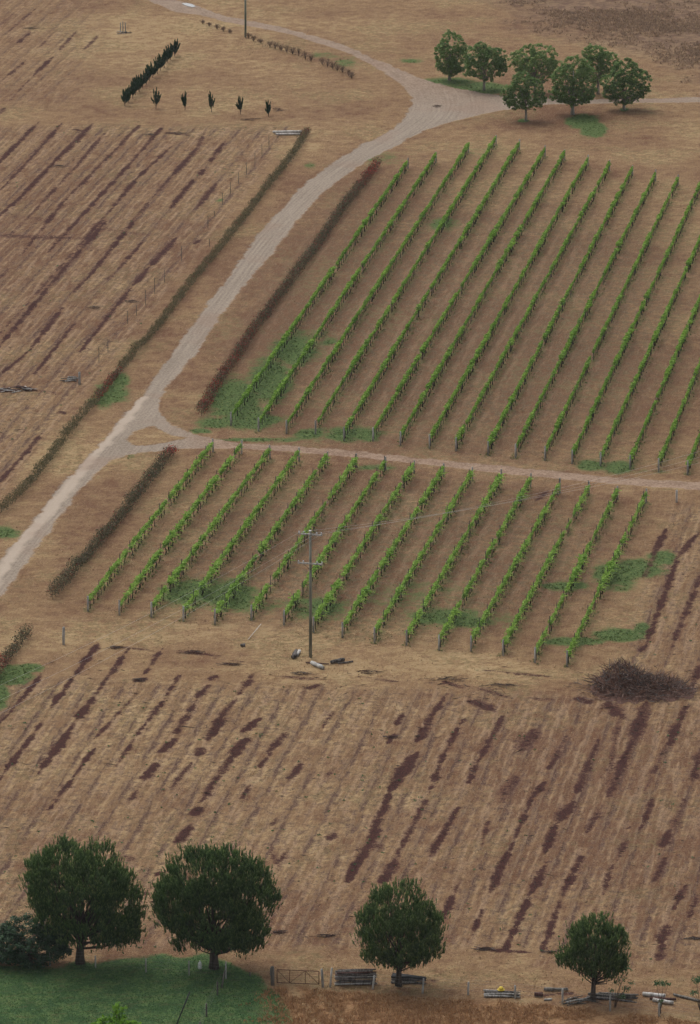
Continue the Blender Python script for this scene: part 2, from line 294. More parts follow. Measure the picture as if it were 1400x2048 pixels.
def smooth(pts, k=3):                                    # Catmull-Rom through the points
    P = [np.array(p, float) for p in pts]; P = [2 * P[0] - P[1]] + P + [2 * P[-1] - P[-2]]; out = []
    for i in range(1, len(P) - 2):
        for j in range(k):
            t = j / k; a, b, c, d = P[i - 1:i + 3]
            out.append(tuple(.5 * (2 * b + (c - a) * t + (2 * a - 5 * b + 4 * c - d) * t * t + (3 * b - a - 3 * c + d) * t ** 3)))
    return out + [tuple(P[-2])]
wob = vnoise(X, Y, .6) - .5; wob2 = vnoise(X + 91, Y + 17, 2.2) - .5; big = vnoise(X, Y, .06); big2 = vnoise(X + 300, Y, .15)
def band(d, hw, soft): return np.clip((hw + soft - d) / (2 * soft), 0, 1)
d_main = dist_poly(smooth(ROAD_C))
def inside(pts):                                         # even-odd test on the ground
    P = [G(*p) for p in pts]; k = np.zeros(X.shape, bool)
    for a, b in zip(P, P[1:] + P[:1]):
        if a[1] == b[1]: continue
        k ^= ((a[1] > Y) != (b[1] > Y)) & (X < (b[0] - a[0]) * (Y - a[1]) / (b[1] - a[1]) + a[0])
    return k
def sdist(pts):
    d = dist_poly(pts + pts[:1], 5); return np.where(inside(pts), d, -d)
def dens_pts(pts):
    out = []
    for a, b in zip(pts, pts[1:] + pts[:1]):
        out += [a, ((a[0] + b[0]) / 2, (a[1] + b[1]) / 2)]
    return out
sd_ = np.minimum(sdist(ROAD_EDGE), -sdist(ISLAND)) + wob * .5 + wob2 * .3
road_all = np.clip(sd_ / 1.0 + .28, 0, 1)
tw = np.clip((PX - 330) / 120, 0, 1) * (PY > 780) + .65 * np.clip((230 - PY) / 60, 0, 1)
tw = np.clip(tw, 0, 1); road = road_all; track = tw * (road_all > 0)
for p_, q_ in (((575,1968),(655,2075)), ((622,1968),(715,2075))):
    track = np.maximum(track, .0); 
ruts = np.maximum(band(dist_poly([(578,1968),(600,2000),(655,2080)]) + wob * .3, .3, .3), band(dist_poly([(622,1968),(650,2000),(722,2080)]) + wob * .3, .3, .3))
worn = band(dist_poly([(-20,1180),(0,1148),(40,1085),(90,1030),(140,968),(185,912),(240,850),(285,795)]) + wob * .5, .75, .6)
soil = np.zeros(X.shape)
for x0, y0, x1, y1, wd, st in ST:
    mx, my = (x0 + x1) / 2, (y0 + y1) / 2; hw = max(wd / S(mx, my) / 2, .14)
    a, q = G(x0, y0), G(x1, y1); e = (q - a) * .06; a = a - e; q = q + e; dx, dy = q[0] - a[0], q[1] - a[1]
    i0, i1 = np.searchsorted(ys, [min(a[1], q[1]) - 3, max(a[1], q[1]) + 3]); j0, j1 = np.searchsorted(xs, [min(a[0], q[0]) - 3, max(a[0], q[0]) + 3])
    if i1 <= i0 or j1 <= j0: continue
    sx = X[i0:i1, j0:j1]; sy = Y[i0:i1, j0:j1]; t = np.clip(((sx - a[0]) * dx + (sy - a[1]) * dy) / (dx * dx + dy * dy + 1e-6), 0, 1)
    d = np.hypot(sx - a[0] - t * dx, sy - a[1] - t * dy) + wob2[i0:i1, j0:j1] * .34 + wob[i0:i1, j0:j1] * .34
    hv_ = hw * (1.08 - .8 * np.abs(2 * t - 1) ** 3)
    soil[i0:i1, j0:j1] = np.maximum(soil[i0:i1, j0:j1], st * (.70 + .55 * vnoise(sx + 40, sy + 7, .45)) * np.clip(1.0 - (d - hv_ * .3) / (hv_ * 1.7 + .08), 0, 1))
green = np.zeros(X.shape)
for x, y, rx, ry, st in GREEN:
    e = np.hypot((PX - x) / rx, (PY - y) / ry); green = np.maximum(green, st * np.clip(1.35 - e, 0, 1) / .75 * 1.0)
green = np.clip(green, 0, 1.3)
def poly_line_y(pts, px): return np.interp(px, [p[0] for p in pts], [p[1] for p in pts])
ylawn = poly_line_y([(-400, 1930), (0, 1922), (130, 1922), (200, 1915), (260, 1908), (330, 1905), (420, 1905), (480, 1925), (520, 1942), (560, 1985), (600, 2060), (640, 2200), (700, 2600)], PX)
lawn = np.clip((PY - ylawn + wob * 14) / 14, 0, 1) * np.clip((640 - PX + wob * 120 + big2 * 60) / 170, 0, 1) * np.clip((3200 - PY) / 300, 0, 1)
yor = poly_line_y([(400, 1990), (560, 1968), (650, 1975), (700, 1982), (850, 1990), (1000, 1999), (1200, 2018), (1400, 2036), (2000, 2090)], PX)
rough = np.clip((PY - yor + wob * 8) / 8, 0, 1) * np.clip((PX - 470 + wob * 60) / 120, 0, 1)
ybr = poly_line_y([(800, -400), (930, -12), (1040, 45), (1120, 72), (1200, 97), (1280, 117), (1400, 148), (1700, 215)], PX)
brown = np.clip((ybr - PY + wob * 26 + big2 * 50 - 10) / 70, 0, 1) ** .7 * .85
brown = np.maximum(brown, np.clip((-60 - PY) / 30, 0, 1) * .6)
under = np.zeros(X.shape)
for bo, to in ((UP_BOT, UP_TOP), (LO_BOT, LO_TOP)):
    for p, q in zip(bo, to): under = np.maximum(under, band(dist_poly([p, q], 3) + wob * .3, .45, .45))
# tone: >0 pale straw, <0 red-brown / dull
tone = (big - .5) * .5 + (big2 - .5) * .4
def blob(x, y, rx, ry, v):
    global tone
    e = ((PX - x) / rx) ** 2 + ((PY - y) / ry) ** 2; tone = tone + v * np.exp(-e)
for a in [(330,90,170,60,.45),(330,250,260,30,.25),(700,300,200,20,.2),(560,25,300,30,.2),(900,60,180,60,-.05),(560,160,120,45,-.1),
          (300,1275,420,35,.55),(800,1330,420,30,.5),(1100,1350,200,15,.2),(60,1215,90,30,.5),(150,900,120,60,.35),(400,610,60,60,.3),(60,1100,60,60,.2),(480,420,60,60,.25),(610,300,60,30,.3),
          (800,620,420,260,-.7),(1150,800,330,160,-.4),(700,1100,430,130,-.5),(180,1050,90,110,-.45),(500,660,60,100,-.15),(110,430,330,200,-.4),(60,560,220,120,-.1),(400,800,60,30,.3),(300,870,60,12,.5),(600,560,60,120,-.2),
          (300,1560,420,160,.28),(650,1640,260,160,.2),(1180,1570,280,220,-.5),(1320,1760,200,150,-.3),(900,1940,500,35,.12),(330,1880,120,30,-.2),(640,1930,120,40,.1),(980,1800,200,120,.1),(1340,1130,70,180,-.05),(1100,235,140,22,-.75),(1300,260,200,40,.1),(1200,310,260,16,.25),(1250,1330,180,20,-.1)]: blob(*a)
seam = np.where((PY < 250) & (PX < 560), 1, 0)
dull = np.clip(np.maximum(1 - np.hypot((PX - 950) / 560, (PY - 640) / 350), 1 - np.hypot((PX - 780) / 560, (PY - 1110) / 190)), 0, .45) / .45       # grey-green tinge of the mown grass between the vines
field = np.maximum(np.clip((PY - (1345 + (PX - 0) * .03)) / 20, 0, 1) * np.clip((1905 - PY + wob * 10) / 20, 0, 1), np.clip((PX - (1330 + (1000 - PY) * .3)) / 30, 0, 1) * np.clip((PY - 1000) / 20, 0, 1) * np.clip((1940 - PY) / 20, 0, 1))
hx = np.interp(PY, [150, 262, 425, 580, 745, 850, 1002, 1100], [760, 600, 485, 355, 225, 135, 15, -100])
field = np.maximum(field, np.clip((hx - 12 - PX) / 18, 0, 1) * np.clip((PY - 248 + wob * 8) / 10, 0, 1) * np.clip((1100 - PY) / 40, 0, 1))
field = np.maximum(field, .6 * np.clip((230 - PX - PY * .15) / 90, 0, 1) * np.clip((225 - PY) / 40, 0, 1))
Zg = (wob2 * .05 + wob * .05 * (1 - road)) * np.exp(-np.maximum(np.abs(X) - 62, 0) / 3)
Zg = Zg + field * .035 * np.sin((X * math.cos(ROW_ANG) - Y * math.sin(ROW_ANG)) * 2 * math.pi / 1.5) + green * .03
Zg = Zg - .03
ii = np.arange(nx * ny).reshape(ny, nx)
fc = np.stack([ii[:-1, :-1], ii[:-1, 1:], ii[1:, 1:], ii[1:, :-1]], -1).reshape(-1, 4)
gme = mesh_np('ground', np.stack([X, Y, Zg], -1).reshape(-1, 3), fc,
              {'soil': soil, 'green': green, 'road': road, 'track': track, 'lawn': lawn, 'rough': rough, 'brown': brown, 'under': under, 'tone': tone, 'dull': dull, 'field': field, 'dmain': np.clip(d_main, 0, 9), 'ruts': ruts, 'worn': worn}, smooth=True)
b = NB('ground_cover')
geo = b.n('ShaderNodeTexCoord').outputs['Object']
def mapped(rot, scale):
    m1 = b.n('ShaderNodeMapping'); m1.inputs['Rotation'].default_value = (0, 0, rot); b.l(geo, m1.inputs[0])
    m2 = b.n('ShaderNodeMapping'); m2.inputs['Scale'].default_value = scale; b.l(m1.outputs[0], m2.inputs[0]); return m2.outputs[0]
A = {k: b.attr(k) for k in ('soil', 'green', 'road', 'track', 'lawn', 'rough', 'brown', 'under', 'tone', 'dull', 'field', 'dmain', 'ruts', 'worn')}
vs = mapped(ROW_ANG, (1, .12, 1))
n_f = b.noise(geo, 3.2, 4, .7); n_ff = b.noise(geo, 9.0, 3, .7); n_m = b.noise(geo, .55, 4, .62); n_l = b.noise(geo, .09, 3, .55); n_s = b.noise(vs, 1.6, 4, .6); n_s2 = b.noise(vs, 5.0, 2, .6); n_m2 = b.noise(mapped(.4, (1, 1, 1)), 1.3, 3, .6)
n_x = b.noise(mapped(R(-12), (.35, 1, 1)), 2.0, 4, .65)
mul = lambda a, c: b.math('MULTIPLY', a, c)
add = lambda a, c: b.math('ADD', a, c)
sub = lambda a, c: b.math('SUBTRACT', a, c)
cen = lambda n, k: mul(sub(n, .5), k)
# dry grass: red-brown to straw
amp = add(.35, n_l)
t = add(add(add(A['tone'], cen(n_m, 1.25)), add(cen(n_l, .7), mul(cen(n_x, .75), amp))), add(mul(cen(n_f, 1.1), amp), mul(A['field'], cen(n_s, 1.4))))
RED = (.176, .091, .052); MID = (.270, .166, .088); STRAW = (.40, .275, .143); PALE = (.56, .41, .23)
c = b.mix(b.ss(t, -.75, .1), RED, MID); c = b.mix(b.ss(t, 0, .75), c, STRAW); c = b.mix(b.ss(add(t, cen(n_ff, .8)), .6, 1.5), c, PALE)
# dull olive-grey mown sward between the vines
c = b.mix(mul(A['dull'], b.ss(add(n_m2, cen(n_f, .6)), .35, .75)), c, (.165, .118, .070))
c = b.mix(mul(mul(b.ss(n_l, .5, .72), b.ss(n_m2, .35, .65)), .45), c, (.20, .165, .075))
# churned purple-brown litter in the cleared fields
lit = b.ss(add(add(n_m2, cen(n_s, .9)), cen(n_f, .7)), .52, .85)
c = b.mix(mul(mul(lit, A['field']), .62), c, (.135, .078, .062))
u = b.n('ShaderNodeSeparateXYZ'); b.l(mapped(ROW_ANG, (1, 1, 1)), u.inputs[0])
wv = b.math('SINE', add(mul(u.outputs[0], 2 * math.pi / 3.0), cen(n_m, 1.2)))
c = b.mix(mul(mul(b.ss(wv, .35, 1), A['field']), mul(b.ss(n_s, .42, .62), .55)), c, (.145, .088, .07))
c = b.mix(mul(mul(b.ss(wv, -.35, -1), add(mul(A['field'], .5), mul(A['dull'], .3))), b.ss(n_s, .4, .6)), c, (.36, .235, .15))
fur = b.ss(add(wv, cen(n_f, .5)), .80, 1.0)
c = b.mix(mul(mul(fur, A['field']), mul(b.ss(add(n_s, cen(n_m, .4)), .34, .60), .72)), c, (.092, .046, .038))
w2 = b.math('SINE', add(mul(u.outputs[0], 2 * math.pi / .75), cen(n_m, 2.0)))
c = b.mix(mul(mul(b.ss(w2, .2, 1), A['field']), mul(b.ss(n_s2, .35, .7), .42)), c, (.15, .092, .06))
c = b.mix(mul(mul(b.ss(w2, -.3, -1), A['field']), mul(b.ss(n_s, .3, .7), .35)), c, (.45, .31, .175))
# scattered dark flecks
fl = b.ss(add(n_ff, cen(n_m2, .5)), .64, .74)
c = b.mix(mul(fl, add(.25, mul(A['field'], .35))), c, (.07, .045, .036))
c = b.mix(mul(b.ss(add(n_ff, cen(n_s2, .4)), .40, .30), .35), c, (.46, .33, .21))
# rough brown paddock, rust-coloured long grass
c = b.mix(A['brown'], c, b.mix(b.ss(add(n_x, cen(n_m, .8)), .35, .7), (.15, .094, .068), (.27, .18, .115)))
c = b.mix(A['rough'], c, b.mix(b.ss(add(n_m, cen(n_f, .9)), .3, .72), (.22, .115, .055), (.36, .215, .11)))
# green
gm = b.ss(add(add(A['under'], cen(n_m, 1.2)), cen(n_f, 1.0)), .45, 1.05)
c = b.mix(mul(gm, .6), c, (.115, .115, .045))
gg = b.ss(add(add(A['green'], cen(n_m, .8)), cen(n_f, .55)), .25, .85)
c = b.mix(mul(gg, .92), c, b.mix(b.ss(n_f, .3, .7), (.05, .105, .034), (.125, .185, .06)))
c = b.mix(b.ss(add(add(A['lawn'], cen(n_m, .5)), cen(n_f, .5)), .2, .8), c, b.mix(b.ss(add(n_m, cen(n_f, 1.1)), .25, .8), (.05, .105, .042), (.115, .185, .066)))
c = b.mix(mul(mul(A['lawn'], b.ss(n_x, .55, .75)), .4), c, (.12, .10, .05))
# bare soil
sm = mul(b.ss(add(add(A['soil'], cen(n_f, .8)), add(cen(n_ff, .75), cen(n_m2, .45))), .36, .72), .97)
sh = b.ss(add(add(A['soil'], cen(n_f, .5)), cen(n_m, .5)), .08, .5)
c = b.mix(mul(sh, .5), c, (.125, .064, .048))
c = b.mix(sm, c, b.mix(b.ss(n_ff, .35, .65), (.036, .017, .016), (.092, .038, .031)))
# road: pale gravel with wheel tracks
cv = b.n('ShaderNodeCombineXYZ'); sp = b.n('ShaderNodeSeparateXYZ'); b.l(geo, sp.inputs[0]); b.l(mul(A['dmain'], 3.2), cv.inputs[0]); b.l(mul(sp.outputs[1], .07), cv.inputs[1])
n_r = b.noise(cv.outputs[0], 1.0, 4, .65)
rc = b.mix(b.ss(add(cen(n_r, .75), add(cen(n_ff, .5), n_f)), .0, 1.0), (.185, .148, .115), (.305, .25, .198))
rc = b.mix(mul(b.ss(add(A['worn'], cen(n_m, .5)), .3, .9), .7), rc, (.42, .345, .275))
rc = b.mix(mul(b.ss(n_l, .5, .8), .35), rc, (.23, .15, .11))
tcx = b.mix(b.ss(add(cen(n_m, .8), n_f), .2, .8), (.18, .112, .076), (.30, .21, .148))
rc = b.mix(mul(A['track'], .85), rc, tcx)
c = b.mix(mul(A['ruts'], .6), c, (.36, .27, .15))
rm = b.ss(add(A['road'], add(cen(n_f, .35), cen(n_m2, .3))), .3, .7)
c = b.mix(rm, c, rc)
b.l(c, b.bsdf.inputs['Base Color']); b.bsdf.inputs['Roughness'].default_value = .95; b.bsdf.inputs['Specular IOR Level'].default_value = .05
bp = b.n('ShaderNodeBump'); bp.inputs['Strength'].default_value = .9; bp.inputs['Distance'].default_value = .12
b.l(mul(add(n_ff, mul(n_f, 1.2)), sub(1.0, mul(rm, .8))), bp.inputs['Height']); b.l(bp.outputs[0], b.bsdf.inputs['Normal'])
go = link('ground', gme, b.m); go['kind'] = 'structure'
def at_mask(mask, px_, py_):
    pass
# ------------------------------------------------------------------ grass and litter (stuff)
def sample(x0, x1, y0, y1, n):                        # uniform over the photo-pixel box laid on the ground
    px = rng.uniform(x0, x1, n); py = rng.uniform(y0, y1, n)
    ky = (1024 - py) / F; tt = -H / (-sa + ky * ca); return np.stack([(px - 700) / F * tt, (ca + ky * sa) * tt, np.zeros(n)], 1), px, py
def field_at(arr, P):
    i = np.clip(np.searchsorted(ys, P[:, 1]), 0, ny - 1); j = np.clip(np.searchsorted(xs, P[:, 0]), 0, nx - 1); return arr[i, j]
def tufts(name, P, h, wdt, per, mat, label, cat=None, spread=.5):
    n = len(P); C = np.repeat(P, per, 0); hh = h * rng.uniform(.5, 1.3, n * per)
    d = unit(np.stack([rng.normal(0, spread, n * per), rng.normal(0, spread, n * per), np.ones(n * per)], 1))
    off = rng.normal(0, h * .35, (n * per, 3)); off[:, 2] = 0
    A_ = d * (hh / 2)[:, None]; Cc = C + off + A_ * .95; side = unit(np.cross(d, rdirs(n * per))) * wdt * rng.uniform(.6, 1.4, (n * per, 1))
    tint = np.clip(np.repeat(rng.random(n), per) * .6 + rng.random(n * per) * .5 - .05, 0, 1)
    o = link(name, leaves(name, Cc, A_, side, tint), mat); tag(o, label, cat, kind='stuff'); return o
P, px, py = sample(-40, 1440, 1960, 2075, 60000); k = (field_at(rough, P) > rng.uniform(.2, .9, len(P))) & (vnoise(P[:, 0], P[:, 1], .5) > .25); P = P[k][:4200]
tufts('rust_grass', P, .26, .04, 4, M['orange'], 'rust coloured long dry grass in front of the bottom fence', 'grass')
P, px, py = sample(-40, 1440, 1895, 2080, 50000); k = field_at(lawn, P) > rng.uniform(.25, .95, len(P)); P = P[k][:24000]
tufts('lawn_grass', P, .07, .04, 2, M['lawn'], 'short green grass around the dark bush and pines', 'grass')
P, px, py = sample(900, 1440, -30, 170, 26000); k = (field_at(brown, P) > rng.uniform(.3, .9, len(P))) & (vnoise(P[:, 0], P[:, 1], .12) + .6 * vnoise(P[:, 0], P[:, 1], .5) > rng.uniform(.45, 1.0, len(P))); P = P[k][:7000]
tufts('paddock_grass', P, .34, .06, 4, M['brown'], 'rough brown tussock grass beyond the far slope', 'grass', .6)
P, px, py = sample(-30, 1430, -20, 2000, 90000)
k = (field_at(road, P) < .1) & (field_at(track, P) < .2) & (field_at(soil, P) < .5) & (field_at(lawn, P) < .1) & (field_at(green, P) < .4) & (vnoise(P[:, 0], P[:, 1], .35) > .38); P = P[k][:34000]
tufts('dry_grass', P, .11, .04, 2, M['straw'], 'straw coloured stubble over the dry fields', 'grass', 1.2)
P, px, py = sample(-30, 1430, 0, 1420, 90000)
k = ((field_at(under, P) > rng.uniform(.3, 1, len(P))) | (field_at(green, P) > rng.uniform(.5, 1, len(P)))) & (field_at(road, P) < .2); P = P[k][:17000]
tufts('green_grass', P, .15, .045, 4, M['olive'], 'low green grass growing under the vine rows and in damp patches', 'grass', .7)
# twigs littering the cleared land
P, px, py = sample(-20, 1420, 240, 1990, 30000)
dens = field_at(field, P) * .25 + field_at(soil, P) * .5 + np.exp(-((py - (1300 + px * .05 + 30)) / 26) ** 2) * .55 + np.exp(-((py - 1893) / 10) ** 2) * .25
k = (dens > rng.uniform(0, 1, len(P)) ** .5) & (field_at(road, P) < .1) & (vnoise(P[:, 0], P[:, 1], .3) > .45); P = P[k][:5200]; n = len(P)
ang = rng.normal(0, .8, n) + (rng.random(n) > .6) * 1.2; ln = rng.uniform(.12, .5, n) * (1 + (rng.random(n) > .95) * 1.8)
d = np.stack([np.cos(ang), np.sin(ang), rng.normal(0, .12, n)], 1); d = unit(d)
o = link('twig_litter', leaves('twig_litter', P + V3(0, 0, .05), d * ln[:, None] / 1.2, np.stack([np.zeros(n), np.zeros(n), rng.uniform(.015, .04, n)], 1) + rdirs(n) * .02, rng.random(n)), M['twig'])
tag(o, 'dead twigs and bark bits littering the cleared ground', 'twigs', kind='stuff')
P, px, py = sample(-20, 1420, 250, 1960, 9000); k = (field_at(field, P) > .3) & (vnoise(P[:, 0], P[:, 1], .1) > .5); P = P[k][:230]
tufts('weed_clumps', P, .16, .05, 8, M['sapling'], 'little green weeds dotted over the cleared fields', 'weeds', .9)

# ------------------------------------------------------------------ vines
ORD = ['first', 'second', 'third', 'fourth', 'fifth', 'sixth', 'seventh', 'eighth', 'ninth', 'tenth', 'eleventh', 'twelfth', 'thirteenth', 'fourteenth', 'fifteenth', 'sixteenth', 'seventeenth']
VS = 1.4
def vine_mesh(name, shaggy):
    """foliage of one vine, along local Y, wood and soil left out"""
    Cs = []; As = []; Bs = []; T = []
    n = int(rng.integers(80, 125)); top = rng.uniform(1.15, 1.42); bot = rng.uniform(.68, .82)
    cy = np.linspace(-.76, .76, n) + rng.normal(0, .05, n); zz = bot + (top - bot) * rng.beta(2.2, 1.6, n)
    wid = .115 * (1 - .35 * abs(zz - .95)); cx = rng.normal(0, 1, n) * wid * .75 + .05 * math.sin(3 * 1.0)
    c = np.stack([cx, cy, zz], 1); nr = unit(np.stack([cx * 2.5, rng.normal(0, .6, n), rng.normal(.5, .6, n)], 1))
    a = unit(np.cross(nr, rdirs(n))); bb = np.cross(nr, a); sz = rng.uniform(.06, .12, n)
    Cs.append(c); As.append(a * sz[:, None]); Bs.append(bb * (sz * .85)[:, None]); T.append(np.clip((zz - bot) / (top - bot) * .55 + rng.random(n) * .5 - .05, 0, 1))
    for s in range(int(rng.integers(7, 11) if shaggy else rng.integers(3, 6))):        # long shoots
        p = V3(rng.normal(0, .05), rng.uniform(-.65, .65), rng.uniform(.85, 1.1)); L = rng.uniform(.35, .75) if shaggy else rng.uniform(.25, .45)
        dd = unit(V3(rng.normal(.35 if shaggy else 0, .7), rng.normal(0, .5), rng.uniform(.1, 1.1) if shaggy else rng.uniform(.5, 1.4)))
        m = int(L / .06); tt = np.linspace(0, 1, m)[:, None]; c = p + dd * L * tt + V3(0, 0, -.35 * L) * tt ** 2 + rng.normal(0, .03, (m, 3))
        a = unit(rng.normal(size=(m, 3)) + dd); bb = unit(np.cross(a, rdirs(m))); sz = (.1 - .05 * tt[:, 0]) * rng.uniform(.7, 1.2, m)
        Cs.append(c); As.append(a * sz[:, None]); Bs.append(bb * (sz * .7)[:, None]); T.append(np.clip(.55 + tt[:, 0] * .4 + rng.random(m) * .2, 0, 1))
    return leaves(name, np.concatenate(Cs), np.concatenate(As), np.concatenate(Bs), np.concatenate(T))
def trunk_mesh():
    m = MB(); h = rng.uniform(.78, .9); x, y = rng.normal(0, .03, 2)
    m.tube([(0, 0, -.08), (x, y, h * .4), (-x * .5, y, h * .8), (0, 0, h)], [.06, .045, .04, .045], 5)
    m.tube([(0, 0, h), (0, .35, h + .05), (0, .68, h + .02)], [.035, .028, .02], 4); m.tube([(0, 0, h), (0, -.35, h + .04), (0, -.68, h)], [.035, .028, .02], 4)
    return m.mesh('trunk')
trunks = [trunk_mesh() for _ in range(4)]
for t_ in trunks: t_.materials.append(M['vinewood'])
fol = {}
for key, mt, sh in (('up', 'vine', False), ('lo', 'vine2', True)):
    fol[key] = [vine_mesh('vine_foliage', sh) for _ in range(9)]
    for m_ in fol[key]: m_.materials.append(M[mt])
def post_mesh(h, r, n=6, name='post', lean=0):
    m = MB(); m.tube([(0, 0, -.25), (lean * .5, 0, h * .5), (lean, 0, h - .02), (lean, 0, h)], [r, r * .97, r * .92, r * .7], n); return m.mesh(name)
lp = post_mesh(1.4, .035); lp.materials.append(M['darkpost'])
lp2 = post_mesh(1.75, .04); lp2.materials.append(M['darkpost'])
ep = [post_mesh(1.5 + .12 * i, .095, 8, 'end_post', .04 * i) for i in range(2)]
for e in ep: e.materials.append(M['post'])
clod = MB(); 
def inview(p, mx=30):
    x, y = inv(p[0], p[1], 1.); return -mx < x < 1400 + mx and -mx < y < 2048 + mx
for key, bo, to, vy in (('up', UP_BOT, UP_TOP, 'upper'), ('lo', LO_BOT, LO_TOP, 'lower')):
    for i, (p, q) in enumerate(zip(bo, to)):
        a, c_ = G(*p), G(*q); L = np.linalg.norm(c_ - a); dr = (c_ - a) / L; rz = math.atan2(-dr[0], dr[1])
        if i == 0: lab = 'leftmost row of green grapevines in the %s vineyard, nearest the rose hedge' % vy
        elif i == len(bo) - 1: lab = 'rightmost grapevine row of the %s vineyard, %s' % (vy, 'cut by the photo edge' if key == 'up' else 'beside the cleared red strips')
        else: lab = '%s grapevine row from the left in the %s vineyard' % (ORD[i], vy)
        root = thing('vine_row', a, rz, lab, 'vine row', 'grapevine rows of the %s vineyard' % vy)
        def put(me, name, y, par=root, rot=0, sc=(1, 1, 1), x=0):
            o = bpy.data.objects.new(name, me); col.objects.link(o); o.parent = par; o.location = (x, y, 0); o.rotation_euler = (0, 0, rot); o.scale = sc; return o
        put(ep[0], 'end_post', 0, rot=random.uniform(0, 6))
        if inview(c_): put(ep[1 if key == 'lo' else 0], 'end_post', L, rot=random.uniform(0, 6), sc=(1, 1, random.uniform(.85, 1)))
        nv = int((L - 1.0) / VS); st = (L - .8) / nv; last = 0
        for k in range(nv):
            y = .9 + k * st; wp = a + dr * y
            if not inview(wp): continue
            last = y
            per = 3 if key == 'lo' else 4
            if k % per == per - 1:
                put(lp2 if key == 'lo' else lp, 'post', y + st / 2, rot=random.uniform(0, 6), sc=(1, 1, random.uniform(.92, 1.06)))
            vig = .62 + .62 * vnoise(np.array(wp[0]), np.array(wp[1]), .12 if key == 'up' else .09)
            vig *= random.uniform(.62, 1.3)
            if key == 'up' and q[1] < 345 and k > nv * .5: vig *= .97
            if random.random() < (.02 if key == 'up' else .05): continue
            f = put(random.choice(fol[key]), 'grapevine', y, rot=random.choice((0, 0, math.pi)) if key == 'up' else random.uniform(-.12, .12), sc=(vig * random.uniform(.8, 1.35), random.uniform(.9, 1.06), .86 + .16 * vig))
            tr_ = bpy.data.objects.new('trunk', random.choice(trunks)); col.objects.link(tr_); tr_.parent = f
        wr = MB()
        for z in (.74, 1.05): wr.tube([(0, 0, z), (0, max(last, 2), z)], .008, 3)
        wr.build('wire', M['fencewire'], root)
        gm_ = [(0, 0)]
# ------------------------------------------------------------------ trees
def blob_lobes(base, lobes, k=.98):
    """lobes in photo pixels -> metres relative to the trunk base"""
    bx, by = base; s = S(bx, by); dep = math.atan2(H, G(bx, by)[1]); cz = math.cos(dep)
    return [(np.array([(x - bx) / s, 0, (by - y) / s / cz]), np.array([rx / s, .92 * (rx + rz) / 2 / s, rz / s]) * k) for x, y, rx, rz in lobes]
def crown_clumps(lobes, spacing, inner=.35):
    pts = []; nrm = []
    for c, r in lobes:
        area = 4 * math.pi * ((r[0] * r[1]) ** 1.6 / 3 + (r[0] * r[2]) ** 1.6 / 3 + (r[1] * r[2]) ** 1.6 / 3) ** (1 / 1.6)
        n = int(area / spacing ** 2); d = rdirs(n); f = np.where(rng.random(n) < inner, rng.uniform(.3, .8, n), rng.uniform(.84, 1.0, n))[:, None]
        g_ = 1 + .09 * np.sin(4.3 * d[:, :1] + 9 * c[0]) + .08 * np.sin(5.1 * d[:, 2:] + 7 * c[2] + 2 * d[:, 1:2]) + .05 * np.sin(11 * d[:, 1:2] + 5 * d[:, :1]); p = c + d * r * f * g_; pts.append(p); nrm.append(unit(d / r))
    P = np.concatenate(pts); N = np.concatenate(nrm); keep = np.ones(len(P), bool)
    for c, r in lobes:                                    # drop what lies well inside another lobe
        e = np.linalg.norm((P - c) / r, axis=1); keep &= ~((e < .62) & (rng.random(len(P)) < .8))
    return P[keep], N[keep]
def tree_limbs(lobes, P, h0, r0, name, mat, parent, nl=26, top=None, wig=.25):
    m = MB(); z_top = top or max(c[2] for c, r in lobes); cx = np.mean([c[0] for c, r in lobes]) * .6
    tr = [V3(0, 0, -.2), V3(0, 0, h0 * .45), V3(cx * .2, 0, h0), V3(cx * .7, 0, (h0 + z_top) / 2), V3(cx, 0, z_top)]
    m.tube(tr, [r0 * 1.35, r0, r0 * .85, r0 * .5, r0 * .2], 9)
    t = m.build('trunk', mat, parent)
    m2 = MB(); idx = rng.choice(len(P), min(nl, len(P)), replace=False)
    for i in idx:
        e = P[i]; z0 = h0 * .75 + (min(e[2], z_top) - h0 * .75) * rng.uniform(.05, .45); z0 = max(min(z0, e[2] - .1), h0 * .6)
        s = V3(cx * .3 * z0 / max(z_top, .1), 0, z0); mid = (s + e) / 2 + V3(rng.normal(0, wig), rng.normal(0, wig), -.15)
        rr = r0 * rng.uniform(.18, .36); m2.tube([s, mid, e], [rr, rr * .6, rr * .15], 5, False)
    kid(link('limb', m2.mesh('limbs'), mat), t)
    return t
